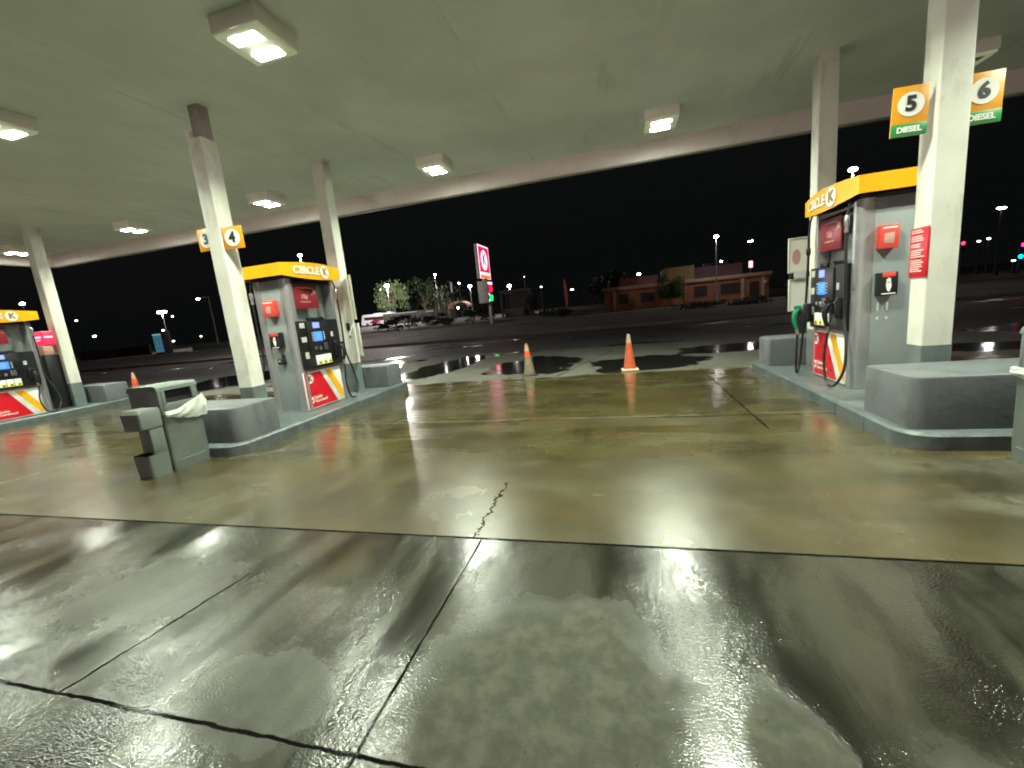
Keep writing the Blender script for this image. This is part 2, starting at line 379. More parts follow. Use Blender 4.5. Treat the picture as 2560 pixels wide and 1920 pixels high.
def strip(name, x0, x1, y0, y1, lift, mat):
    g = MB(); n = int((x1 - x0) / 3); V = []
    for i in range(n + 1):
        x = x0 + (x1 - x0) * i / n
        for y in (y0, (y0 + y1) / 2, y1): V.append((x, y, max(terrain_z(x, y), terrain_z(x + 1.5, y), terrain_z(x - 1.5, y)) + lift))
    g._add(V, [[i * 3 + k, i * 3 + 3 + k, i * 3 + 4 + k, i * 3 + 1 + k] for i in range(n) for k in (0, 1)])
    return tag(g.build(name, mat), kind='structure')
strip('pavement', -24, 60, 47.6, 50.0, .03, PALE)
strip('path', -90, -14, 62.5, 65.0, .06, PALE)
strip('car_park', -110, -30, 92, 122, .05, asphalt_mat())

# ------------------------------------------------------------------ canopy, its lights
ISL = {'A': (-5.79, 0.), 'B': (3.15, .12), 'C': (-14.73, 0.)}
CZ = 4.88
X0, X1, Y0, Y1 = -18.4, 12.2, 2.62, 10.38
cn = empty('canopy', ((X0 + X1) / 2, (Y0 + Y1) / 2, CZ))
tag(cn, 'flat pump canopy with olive painted underside and beige fascia', 'canopy')
cx, cy = (X0 + X1) / 2, (Y0 + Y1) / 2
g = MB(); g.box((0, 0, .03), (X1 - X0 - .16, Y1 - Y0 - .16, .06)); g.build('ceiling', CEIL, cn)
for (bx, by, sx, sy) in ((0, (Y1 - Y0) / 2 - .04, X1 - X0, .08), (0, -(Y1 - Y0) / 2 + .04, X1 - X0, .08), ((X1 - X0) / 2 - .04, 0, .08, Y1 - Y0 - .165), (-(X1 - X0) / 2 + .04, 0, .08, Y1 - Y0 - .165)):
    g = MB(); g.box((bx, by, .02), (sx, sy, .84), .008); f = g.build('fascia', FASCIA, cn)
    g = MB()
    sgx = 0 if sx > 1 else (-.07 if bx > 0 else .07); sgy = 0 if sy > 1 else (-.07 if by > 0 else .07)
    g.box((bx + sgx * .5, by + sgy * .5, -.415), (sx + (.04 if sx < 1 else -.2), sy + (.04 if sy < 1 else -.2), .03), .005); g.build('lip', FASCIA_E, f)
# beams beside the columns' heads, short brackets to the fascia
for (xa, za, xb, zb) in ((-6.53, 4.86, -5.90, 4.57), (3.03, 4.58, 3.39, 4.85)):
    g = MB(); g.tube([(xa - cx, Y1 - .11 - cy, za - CZ), (xb - cx, Y1 - .11 - cy, zb - CZ)], .024, 8); g.build('brace', FASCIA, cn)
g = MB(); g.box((0, 0, .25), (X1 - X0 - .18, Y1 - Y0 - .18, .37)); g.build('roof_deck', FASCIA_E, cn)

HOUSING = paint('light_housing_white', (.86, .82, .76), .45, var=.05)
PLATE = glow('light_plate_bloom', (.78, .85, .50), .22, (.5, .5, .42))  # weak glow added to the plate to imitate bloom around the lenses
LENS = glow('led_lens', (.94, 1., .84), 130.)
LENS_OFF = paint('dark_lens', (.45, .45, .42), .2)
def canopy_light(lens):
    o = empty('canopy_light', (0, 0, CZ))
    g = MB(); g.box((0, 0, -.09), (.60, .60, .18), .012); g.build('housing', HOUSING, o)
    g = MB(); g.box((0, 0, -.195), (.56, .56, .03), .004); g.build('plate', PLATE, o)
    for dy in (-.15, .15):
        g = MB(); g.box((0, dy, -.212), (.33, .135, .014), .004); g.build('lens', lens, o)
    return o
xs_l = [-17.4, -12.62, -8.17, -3.72, .86, 5.34]
lab = {
 (0, 1): 'lit canopy light above the farthest column at the dim end of the canopy',
 (1, 1): 'lit canopy light at the road side, second from the dim far end',
 (2, 1): 'lit white canopy light in the road side row, just before the pump 3 column',
 (3, 1): 'lit white canopy light in the road side row, just past the column beside pump 4',
 (4, 1): 'lit canopy light in the road side row, nearest the number 5 sign',
 (5, 1): 'unlit pale box light behind the column carrying the 5 and 6 signs',
 (2, 0): 'canopy light half cut off at the photo edge left of the 3 sign',
 (3, 0): 'brightest canopy light, two glaring panels high above the waste bin',
 (4, 0): 'canopy light out of view above the two cones',
 (1, 0): 'canopy light above the forecourt lane beyond the left edge',
 (5, 0): 'canopy light above the front right bin',
 (0, 0): 'canopy light over the leftmost forecourt lane',
}
proto_on = None
for j, yy in ((1, 9.0), (0, 4.38)):
    for i, xx in enumerate(xs_l):
        off = (i, j) == (5, 1)
        if off: o = canopy_light(LENS_OFF)
        elif proto_on is None: o = proto_on = canopy_light(LENS)
        else: o = copy_tree(proto_on)
        o.location = (xx, yy, CZ)
        tag(o, lab[(i, j)], 'canopy light', 'lights under the canopy')
        if off: continue
        for dy in (-.15, .15):
            la = bpy.data.lights.new('canopy_lamp', 'AREA'); la.shape = 'RECTANGLE'; la.size = .31; la.size_y = .12
            la.energy = 62 if j == 0 else 52; la.color = (.90, 1., .79); la.spread = R(140)
            lo = bpy.data.objects.new('canopy_lamp', la); col.objects.link(lo); lo.parent = o; lo.location = (0, dy, -.224)

# ------------------------------------------------------------------ islands, blocks, columns
isl_lab = {'A': 'grey painted island kerb under the pump 4 dispenser', 'B': 'grey painted island kerb under the pump 5 diesel dispenser', 'C': 'grey painted island kerb under the half hidden leftmost dispenser'}
for k, (xc, yo) in ISL.items():
    g = MB(); y0, y1 = 4.2 + yo * .6, 9.08 + yo
    out = lambda d: rrect(xc - .79 + d, xc + .79 - d, y0 + d, y1 - d, (.34, .34, .27, .27), 7)
    g.layers([[(x, y, z) for x, y in out(d)] for d, z in ((0, -.01), (.0, .125), (.022, .15))])
    # block joints: thin raised mortar lips along the kerb
    for q in range(6):
        yy = y0 + .7 + q * .62
        for s in (-1, 1): g.box((xc + s * .791, yy, .066), (.008, .02, .13), .002)
    o = g.build('fuel_island', KERBPAINT); tag(o, isl_lab[k], 'island kerb', 'island kerbs')
blk_lab = {('A', 0): 'grey concrete block beside the waste bin, before the 3 and 4 column', ('A', 1): 'grey concrete block past the far column at pump 4',
           ('B', 0): 'large grey concrete block beneath the column carrying the 5 and 6 signs', ('B', 1): 'grey concrete block at the road end of the pump 5 island',
           ('C', 1): 'grey concrete block seen behind the waste bin, at the leftmost island'}
for (k, e), lb in blk_lab.items():
    xc, yo = ISL[k]
    if e == 0: y0, y1, rr = 4.34 + yo * .6, 5.06 + yo, (.02, .02, .13, .13)
    else: y0, y1, rr = 8.24 + yo * .3, 8.88 + yo * .3, (.16, .16, .05, .05)
    g = MB(); ring = lambda d: rrect(xc - .70 + d, xc + .70 - d, y0 + d, y1 - d, rr, 5)
    g.layers([[(x, y, z) for x, y in ring(d)] for d, z in ((0, .152), (0, .60), (.008, .622), (.022, .63))])
    o = g.build('concrete_block', BLOCKPAINT); tag(o, lb, 'concrete block', 'island end blocks')
col_lab = {('A', 0): 'white canopy column carrying the number 3 and 4 signs', ('A', 1): 'white canopy column between pump 4 and the small road end block',
           ('B', 0): 'thick white canopy column carrying the 5 and 6 diesel signs', ('B', 1): 'white canopy column behind the pump 5 dispenser roof',
           ('C', 1): 'white canopy column beside the leftmost dispenser and red lit cabinet'}
for (k, e), lb in col_lab.items():
    xc, yo = ISL[k]; w = .13
    yc = (5.35 if e == 0 else 7.98) + yo
    o = empty('canopy_column', (xc, yc, .15)); tag(o, lb, 'column', 'canopy columns')
    top = 4.42 if (k, e) == ('A', 0) else CZ
    g = MB(); g.prism(rrect(-w, w, -w, w, .018, 3), .625, top - .15); g.build('shaft', COLPAINT, o)
    g = MB(); g.prism(rrect(-w - .004, w + .004, -w - .004, w + .004, .018, 3), .002, .625); g.build('painted_base', GREYPAINT, o)
    if top < CZ:
        g = MB(); g.box((.02, .02, 4.5 - .0), (.17, .17, .46)); g.build('inner_post', paint('bare_post', (.33, .28, .27), .6), o)
        g = MB(); g.box((-.10, -.06, 4.33), (.05, .14, .12), .01); g.build('torn_cladding', FASCIA, o)
# ------------------------------------------------------------------ number signs on the columns
def number_sign(num, diesel, loc, w, h, ry=0., rz=0.):
    o = empty('pump_number_sign', loc, rz)
    g = MB(); g.box((0, 0, h / 2), (w, .018, h), .002); pl = g.build('plate', AMBER_S, o)
    zc = h * .5 if not diesel else h * .63
    g = MB(); g.disc((0, -.011, zc), .37 * w, (1, 0, 0), (0, 0, 1), .004); g.build('disc', WHITE, o)
    g = MB(); g.text(num, w * .62, (0, -.0165, zc), (1, 0, 0), (0, 0, 1), bold=.008, depth=.003); g.build('numeral', INK, o)
    if diesel:
        g = MB(); g.box((0, -.0105, h * .125), (w, .005, h * .25), .001); g.build('diesel_strip', GREENV, o)
        g = MB(); g.text('DIESEL', w * .235, (0, -.0145, h * .125), (1, 0, 0), (0, 0, 1), bold=.003); g.build('lettering', WHITE, o)
    o.rotation_euler.y = ry
    return o
tag(number_sign('4', False, (-5.49, 5.26, 2.855), .33, .315, rz=.12), 'square orange sign with black number 4 in white circle', 'sign', 'pump number signs')
tag(number_sign('3', False, (-6.165, 5.42, 2.93), .33, .325, rz=-.05), 'square orange sign with number 3 half hidden by column', 'sign', 'pump number signs')
tag(number_sign('5', True, (2.80, 5.37, 2.87), .295, .45, ry=.03), 'orange number 5 sign above a green DIESEL strip', 'sign', 'pump number signs')
tag(number_sign('6', True, (3.45, 5.50, 2.90), .31, .46, ry=.02), 'orange number 6 sign with partly hidden green DIESEL strip', 'sign', 'pump number signs')
# red text plate on the side of the diesel column
o = empty('instruction_plate', (3.012, 5.47, 1.49)); tag(o, 'tall red notice with white lines of text on column', 'notice')
g = MB(); g.box((0, 0, .25), (.012, .27, .5), .002); pl = g.build('plate', RED, o)
g = MB(); zz = .475; random.seed(3)
for blk in (2, 3, 2, 4, 6):
    for q in range(blk):
        L = random.uniform(.13, .215); g.box((-.0075, .11 - L / 2, zz), (.003, L, .0085)); zz -= .0215
    zz -= .017
g.build('text_lines', WHITE, o)
# white poster frames beside the far columns
def poster(name, loc, rz, w, h, lab, graphic):
    o = empty(name, loc, rz); tag(o, lab, 'poster', 'poster frames by the far columns')
    g = MB(); g.box((0, .012, h / 2), (w - .03, .01, h - .03)); g.build('sheet', WHITE, o)
    g = MB()
    for (x, z, sx, sz) in ((0, .012, w, .024), (0, h - .012, w, .024), (-w / 2 + .012, h / 2, .024, h - .05), (w / 2 - .012, h / 2, .024, h - .05)): g.box((x, 0, z), (sx, .036, sz), .004)
    g.build('frame', COLPAINT, o)
    if graphic:
        g = MB(); g.disc((-.03, .006, h * .45), w * .2, (1, 0, 0), (0, 0, 1), .002, ry=h * .22); g.build('faded_graphic', FADED, o)
    return o
poster('poster_frame', (2.80, 8.0, 1.72), .0, .30, .55, 'upper white poster with faded pink graphic beyond pump 5', True)
poster('poster_frame', (2.81, 8.0, 1.10), .0, .30, .52, 'lower blank white poster under the black holder', False)
o = empty('leaflet_holder', (2.80, 7.96, 1.63)); tag(o, 'black leaflet holder with white papers between two posters', 'leaflet holder')
g = MB(); g.box((0, 0, .045), (.29, .03, .09), .006); g.build('bracket', BLACK, o)
g = MB(); g.box((.0, -.024, .04), (.17, .016, .10), .004); g.build('papers', OFFWHITE, o)
poster('poster_frame', (-5.53, 7.95, 1.70), -.80, .30, .92, 'upper narrow white frame seen edge on beside the pump 4 column', False)
poster('poster_frame', (-5.50, 7.95, .92), -.80, .30, .70, 'lower narrow white frame seen edge on beside the pump 4 column', False)
o = empty('switch_box', (-5.655, 7.84, 1.47)); tag(o, 'small black switch box on the column beside pump 4', 'switch box')
g = MB(); g.box((.01, 0, .09), (.03, .10, .16), .01); g.build('case', BLACK, o)
g = MB(); g.box((.008, .02, -.13), (.018, .03, .05), .004); g.build('button', BLACK, o)

# ------------------------------------------------------------------ fuel dispensers
SCR1 = glow('pale_blue_screen', (.26, .36, 1.), 1.5); SCR2 = glow('blue_screen', (.05, .28, 1.), 1.35); SCRT = glow('screen_text', (.4, .65, 1.), 1.2)
GRADE = glow('lit_grade_button', (.75, .85, .70), .5, (.5, .5, .45))
def smooth_path(P, n=6):
    P = [Vector(p) for p in P]; out = []
    for i in range(len(P) - 1):
        p0, p1, p2, p3 = P[max(i - 1, 0)], P[i], P[i + 1], P[min(i + 2, len(P) - 1)]
        for k in range(n):
            t = k / n
            out.append(.5 * ((2 * p1) + (-p0 + p2) * t + (2 * p0 - 5 * p1 + 4 * p2 - p3) * t * t + (-p0 + 3 * p1 - 3 * p2 + p3) * t ** 3))
    out.append(P[-1]); return out
def nozzle(parent, u, v, z, s, grip, hosepath, tfm):
    """one fuel nozzle hung in its boot, spout towards the cabinet, handle hanging down and outwards"""
    g = MB(tfm)
    g.tube([(u - .10, v, z + .03), (u - .02, v, z + .05), (u + .03, v, z + .03)], [.014, .017, .02], 8); g.build('spout', STEEL, parent)
    g = MB(tfm)
    g.tube(smooth_path([(u + .0, v, z + .055), (u + .05, v, z + .03), (u + .085, v, z - .06), (u + .075, v, z - .17), (u + .05, v, z - .25)], 4), [.03] * 4 + [.036] * 4 + [.032] * 4 + [.026] * 4 + [.022], 10)
    g.box((u + .045, v, z + .075), (.10, .055, .05), .015)
    nz = g.build('nozzle', grip, parent)
    g = MB(tfm); g.tube(smooth_path([(u + .02, v, z - .02), (u + .0, v, z - .10), (u + .02, v, z - .19), (u + .05, v, z - .22)], 4), .007, 6); g.build('trigger_guard', BLACK, nz)
    g = MB(tfm); g.tube([(u + .05, v, z - .25), (u + .045, v, z - .29), (u + .04, v, z - .33)], [.022, .024, .018], 10); g.build('swivel', STEEL, nz)
    g = MB(tfm); g.box((u - .08, v, z - .02), (.10, .12, .28), .03); g.build('nozzle_boot', BLACK, parent)
    g = MB(tfm); g.tube(smooth_path(hosepath, 6), .0165, 8); g.build('hose', RUBBER, parent)
def face(d, s, diesel):
    T = Matrix.Rotation(0 if s > 0 else math.pi, 4, 'Z')
    Rt, Up = (0, 1, 0), (0, 0, 1)      # seen from outside +u: right is +v
    Z = -.15
    M = lambda: MB(T)
    # lower panel
    g = M(); g.box((.352, -.09, .5 + Z), (.02, 1.0, .66), .004); lp = g.build('lower_panel', WHITE, d)
    a = .3645
    g = M(); g.slab([(a, -.575, .19 + Z), (a, .20, .19 + Z), (a, -.16, .815 + Z), (a, -.575, .815 + Z)], (.002, 0, 0)); g.build('red_field', RED, lp)
    g = M(); g.slab([(a, .33, .23 + Z), (a, .395, .23 + Z), (a, .395, .36 + Z), (a, .12, .815 + Z), (a, -.04, .815 + Z)], (.002, 0, 0)); g.build('orange_stripe', AMBER, lp)
    g = M(); g.disc((a + .002, -.45, .71 + Z), .083, Rt, Up, .002); dk = g.build('roundel', WHITE, lp)
    g = M(); g.text('K', .145, (a + .0045, -.447, .71 + Z), Rt, Up, depth=.002, bold=.004); g.build('lettering', DARKRED, dk)
    g = M(); g.text('Quality', .068, (a + .002, -.41, .365 + Z), Rt, Up, depth=.002, bold=.001, align='LEFT'); g.text('Guaranteed', .068, (a + .002, -.41, .295 + Z), Rt, Up, depth=.002, bold=.001, align='LEFT'); g.build('lettering', WHITE, lp)
    g = M(); sh = [(-.515, .385), (-.435, .385), (-.43, .33), (-.445, .285), (-.475, .26), (-.505, .285), (-.52, .33)]
    g.slab([(a + .002, y, z + Z) for y, z in sh], (.002, 0, 0)); shd = g.build('shield', WHITE, lp)
    g = M(); g.slab([(a + .0045, y, z + Z) for y, z in ((-.505, .335), (-.49, .35), (-.478, .325), (-.452, .36), (-.442, .35), (-.476, .295))], (.002, 0, 0)); g.build('check_mark', RED, shd)
    # upper recess: back sheet and offer sign, its red darkened for the roof's shade
    g = M(); g.box((.20, -.02, 2.1 + Z), (.02, .86, .75)); g.build('recess_panel', ENDPANEL, d)
    g = M(); g.box((.335, -.17, 2.16 + Z), (.02, .60, .42), .003); rs = g.build('offer_sign', DARKRED, d)
    g = M(); g.text('10¢', .12, (.346, -.20, 2.16 + Z), Rt, Up, depth=.002, bold=.002)
    random.seed(11)
    for (vv, zz, L) in ((-.16, 2.315, .36), (-.19, 2.07, .26), (.0, 2.2, .05)): g.box((.346, vv, zz + Z), (.002, L, .014))
    g.disc((.346, .065, 2.25 + Z), .045, Rt, Up, .002, seg=20)
    g.build('lettering', FADED, rs)
    # head
    P = [(-.56, .885), (.46, .885), (.48, 1.0), (.48, 1.70), (.45, 1.735), (.16, 1.735), (.10, 1.79), (-.12, 1.79), (-.18, 1.735), (-.56, 1.735)]
    g = M(); g.slab([(.25, v, z + Z) for v, z in P], (.165, 0, 0)); h = g.build('control_head', BLACK, d)
    b = .4155
    g = M(); g.box((.425, -.1, 1.40 + Z), (.026, .56, .62), .012); g.box((.43, -.1, 1.755 + Z), (.03, .2, .06), .015); g.build('screen_bezel', BLACK, h)
    b = .439
    g = M(); g.box((b, -.15, 1.645 + Z), (.004, .17, .10), .001); sc = g.build('price_screen', SCR1, h)
    g = M(); g.box((b + .003, -.15, 1.66 + Z), (.002, .11, .008)); g.box((b + .003, -.15, 1.63 + Z), (.002, .08, .008)); g.build('screen_text', SCRT, sc)
    g = M(); g.box((b, -.14, 1.445 + Z), (.004, .23, .17), .001); sc = g.build('payment_screen', SCR2, h)
    g = M()
    for q in range(4): g.box((b + .003, -.14, 1.49 - q * .03 + Z), (.002, .14 - .02 * (q % 2), .007))
    g.build('screen_text', SCRT, sc)
    for q in range(4):
        for v in (-.28, .02):
            g = M(); g.box((b + .002, v, 1.505 - q * .04 + Z), (.008, .026, .018), .003); g.build('button', OFFWHITE, h)
    g = M(); g.box((.45, .0, 1.25 + Z), (.03, .13, .15), .008); kp = g.build('keypad', BLACK, h)
    g = M()
    for q in range(4):
        for w in range(3): g.box((.467, -.035 + w * .035, 1.30 - q * .032 + Z), (.006, .024, .02), .002)
    g.build('keys', STEEL, kp)
    for (v, z, sy, sz) in ((-.25, 1.235, .06, .055), (-.13, 1.225, .05, .07)):
        g = M(); g.box((.448, v, z + Z), (.03, sy, sz), .01); g.build('card_slot', STEEL, h)
    for q in range(3):
        v = -.23 + q * .135
        g = M(); g.box((.448, v, 1.02 + Z), (.03, .118, .17), .008); gb = g.build('grade_button', GRADE, h)
        g = M(); g.box((.4645, v + .01, .975 + Z), (.003, .085, .07), .004); g.build('octane_sticker', YELLOW, gb)
        g = M(); g.box((.467, v + .01, .972 + Z), (.002, .035, .035)); g.build('octane_mark', INK, gb)
    for (v, z, sy, sz) in ((-.47, 1.655, .11, .085), (-.47, 1.41, .12, .09), (-.46, 1.13, .085, .11), (.27, 1.46, .06, .09)):
        g = M(); g.box((.4165, v, z + Z), (.004, sy, sz)); st = g.build('sticker', OFFWHITE, h)
        g = M()
        for q in range(4): g.box((.419, v, z + sz * (.3 - q * .2) + Z), (.002, sy * (.75 - .15 * (q % 2)), sz * .06))
        g.build('print', FASCIA_E, st)
    # hose from the roof edge, breakaway, down the far post, loop and back to the nozzle
    hp = [(.43, .53, 2.42 + Z), (.46, .54, 2.25 + Z)]
    g = M(); g.tube([(.40, .50, 2.50 + Z), (.43, .53, 2.42 + Z), (.455, .54, 2.3 + Z)], .016, 8); g.build('hose_outlet', BLACK, d)
    g = M(); g.tube([(.455, .54, 2.30 + Z), (.46, .54, 2.27 + Z), (.46, .54, 2.20 + Z), (.46, .54, 2.17 + Z), (.46, .54, 2.10 + Z)], [.018, .03, .03, .022, .026], 10); g.build('breakaway', STEEL, d)
    nv = .33
    loop = [(.46, .54, 2.10 + Z), (.455, .55, 1.6 + Z), (.45, .55, 1.1 + Z), (.47, .66, .72 + Z), (.50, .70, .42 + Z), (.54, .56, .20 + Z), (.55, .36, .22 + Z), (.55, .28, .5 + Z), (.545, .32, .78 + Z), (.535, nv, .87 + Z)]
    nozzle(d, .495, nv, 1.20 + Z, s, BLACK, loop, T)
    if diesel:
        g = M(); g.tube([(.40, -.60, 2.50 + Z), (.42, -.62, 2.40 + Z), (.43, -.63, 2.2 + Z)], .014, 8); g.build('hose_outlet', BLACK, d)
        g = M(); g.tube([(.43, -.63, 2.05 + Z), (.43, -.63, 2.02 + Z), (.43, -.63, 1.96 + Z), (.43, -.63, 1.93 + Z)], [.018, .03, .03, .018], 10); g.build('breakaway', RUBBER, d)
        loop = [(.43, -.63, 2.2 + Z), (.43, -.63, 1.9 + Z), (.44, -.65, 1.3 + Z), (.46, -.70, .7 + Z), (.50, -.68, .30 + Z), (.56, -.60, .18 + Z), (.60, -.53, .30 + Z), (.605, -.50, .6 + Z), (.60, -.50, .78 + Z)]
        nozzle(d, .56, -.50, 1.12 + Z, s, GREENP, loop, T)
def dispenser(diesel):
    d = empty('fuel_dispenser', (0, 0, .15)); Z = -.15
    hl = .60
    # cabinet core and posts
    g = MB(); g.box((0, 0, .52 + Z), (.68, 1.16, .735)); g.box((0, 0, 1.32 + Z), (.55, 1.10, .86)); g.box((0, 0, 2.1 + Z), (.36, 1.10, .7)); g.build('cabinet', SILVER, d)
    for sy in (-1, 1):
        g = MB(); g.box((0, sy * (hl - .03), 1.302 + Z), (.44, .045, 2.296), .004); ep = g.build('end_panel', ENDPANEL, d)
        for sx in (-1, 1):
            y0, y1 = sorted((sy * (hl - .115), sy * hl)); x0, x1 = sorted((sx * .20, sx * .37))
            rs = [0.006] * 4
            idx = {(1, 1): 0, (-1, 1): 1, (-1, -1): 2, (1, -1): 3}[(sx, sy)]; rs[idx] = .075
            g = MB(); g.prism(rrect(x0, x1, y0, y1, rs, 6), .152 + Z, 2.46 + Z); g.build('corner_post', SILVER, d)
        g = MB(); g.box((0, sy * (hl - .06), .16 + Z + .0), (.70, .13, .016)); g.build('base_trim', ENDPANEL, d)
        # red notice box, black glove dispenser, small squeegee holder on the end
        e = sy * (hl + .04)
        fr = (1, 0, 0) if sy < 0 else (-1, 0, 0)
        n = -1 if sy < 0 else 1
        q = lambda x: x if sy < 0 else -x
        off = .0 if not diesel else -.085; ws = 1. if not diesel else .76
        g = MB(); g.box((q(.0 + off), e, 1.985 + Z), (.25 * ws, .10, .27), .012); rb = g.build('notice_box', REDBOX, d)
        g = MB(); g.box((q(.0 + off), e + n * .052, 2.085 + Z), (.19 * ws, .004, .018)); g.build('lettering', WHITE, rb)
        g = MB(); g.box((q(-.005 + off), e + n * .052, 1.965 + Z), (.10, .004, .12), .002); g.build('label', FADED, rb)
        g = MB(); g.box((q(.01 + off), e + n * .005, 1.44 + Z), (.215 * min(1, ws + .12), .105, .27), .008); gb = g.build('glove_dispenser', BLACK, d)
        g = MB(); g.box((q(.01 + off), e + n * .059, 1.545 + Z), (.17 * ws, .004, .05), .002); g.build('orange_label', REDBOX, gb)
        g = MB(); fy = e + n * .06
        for (dx, z0, w) in ((-.018, 1.47, .012), (-.003, 1.485, .012), (.012, 1.475, .012)): g.box((q(dx + .01 + off), fy, z0 + Z), (w, .003, .05))
        g.slab([(q(x + .01 + off), fy - .0015, z + Z) for x, z in ((-.03, 1.45), (.022, 1.45), (.026, 1.41), (.014, 1.36), (.0, 1.345), (-.016, 1.36), (-.028, 1.40))], (0, n * .003, 0))
        g.box((q(.01 + off), fy, 1.325 + Z), (.14, .003, .012)); g.build('glove_picture', WHITE, gb)
        if not diesel:
            g = MB(); g.box((q(.02), e - n * .01, 1.07 + Z), (.13, .075, .10), .01); g.box((q(.05), e - n * .02, 1.15 + Z), (.05, .05, .10), .01); sh = g.build('cup_holder', BLACK, d)
            g = MB(); g.box((q(.0), e + n * .029, 1.085 + Z), (.035, .003, .018)); g.build('label', WHITE, sh)
        else:
            g = MB()
            for dx in (-.125, -.03): g.box((q(dx), sy * (hl - .006), 1.17 + Z), (.022, .004, .10)); g.box((q(dx), sy * (hl - .006), 1.03 + Z), (.02, .004, .03))
            g.box((q(-.075), sy * (hl - .006), 1.19 + Z), (.03, .004, .05)); g.build('mounting_marks', OFFWHITE, d)
    # roof sign: flat ends, bowed and arched long sides
    n = 14; Yh, W, Bow = .75, .44, .075
    left, right = [], []
    for i in range(n + 1):
        t = -1 + 2 * i / n; c = math.cos(t * math.pi / 2)
        right.append((W + Bow * c, Yh * t, 2.50 - .055 * c + Z, 2.70 + .035 * c + Z))
    ringb = [(x, y, zb) for x, y, zb, zt in right] + [(-x, -y, zb) for x, y, zb, zt in right]
    ringt = [(x, y, zt) for x, y, zb, zt in right] + [(-x, -y, zt) for x, y, zb, zt in right]
    g = MB(); m = len(ringb)
    g._add(ringb + ringt, [[i, (i + 1) % m, m + (i + 1) % m, m + i] for i in range(m)])
    rf = g.build('roof_sign', AMBER, d)
    sh_ = lambda r, k, dz: [(x * k, y * k, z + dz) for x, y, z in r]
    g = MB(); g.layers([sh_(ringb, .985, .03), sh_(ringt, .985, -.03)]); g.build('roof_core', BLACK, rf)
    g = MB(); g.prism(rrect(-.36, .36, -.58, .58, .04), 2.40 + Z, 2.50 + Z); g.build('roof_neck', BLACK, rf)
    for s in (1, -1):
        T = Matrix.Rotation(0 if s > 0 else math.pi, 4, 'Z')
        def place(mb, body, size, v, **kw):
            t = v / Yh; c = math.cos(t * math.pi / 2); dx = -Bow * math.pi / 2 / Yh * math.sin(t * math.pi / 2)
            mb.text(body, size, (W + Bow * c + .004, v, 2.59 + Z), (dx, 1, 0), (0, 0, 1), **kw)
        g = MB(T)
        for ch, v in zip('CIRCLE', (-.455, -.357, -.272, -.162, -.060, .030)): place(g, ch, .178, v, bold=.007, depth=.006)
        g.build('lettering', WHITE, rf)
        g = MB(T); t = .23 / Yh; c = math.cos(t * math.pi / 2); dx = -Bow * math.pi / 2 / Yh * math.sin(t * math.pi / 2)
        g.disc((W + Bow * c + .003, .23, 2.59 + Z), .118, (dx, 1, 0), (0, 0, 1), .006); dk = g.build('roundel', WHITE, rf)
        g = MB(T); nrm = Vector((1, -dx, 0)).normalized() * .0075
        g.text('K', .185, Vector((W + Bow * c + .003, .235, 2.59 + Z)) + nrm, (dx, 1, 0), (0, 0, 1), bold=.006, depth=.003); g.build('letter', paint('dark_amber', (.30, .17, .03), .5), dk)
        face(d, s, diesel)
    return d
dA = dispenser(False); dA.location = (ISL['A'][0], 6.66, .15)
tag(dA, 'fuel dispenser with lit blue screens and CIRCLE K roof, beside the 3 and 4 column', 'fuel pump', 'fuel dispensers')
dC = copy_tree(dA); dC.location = (ISL['C'][0] + .12, 6.62, .15)
tag(dC, 'fuel dispenser cut off by the left photo edge, behind the waste bin', 'fuel pump', 'fuel dispensers')
dB = dispenser(True); dB.location = (ISL['B'][0], 6.66 + .12, .15)
tag(dB, 'diesel fuel dispenser with green nozzle, beside the thick 5 and 6 column', 'fuel pump', 'fuel dispensers')

# red lit cabinet on the leftmost island
o = empty('display_cabinet', (-14.98, 7.72, .15)); tag(o, 'tall black cabinet with glowing red header beside the leftmost column', 'cabinet')
g = MB(); g.box((0, 0, .72), (.5, .34, 1.44), .02); g.build('case', BLACK, o)
g = MB(); g.box((0, 0, 1.58), (.48, .30, .26), .01); g.build('pink_panel', FADED, o)
g = MB(); g.box((.0, 0, 1.90), (.58, .24, .34), .03); hd = g.build('header', glow('red_lit_panel', (1., .02, .08), 1.6), o)
g = MB(); g.box((.0, -.123, 1.92), (.46, .004, .05)); g.box((.0, -.123, 1.84), (.36, .004, .025)); g.box((.292, 0, 1.92), (.004, .18, .05)); g.build('lettering', glow('pink_lit_text', (1., .5, .6), 1.8), hd)

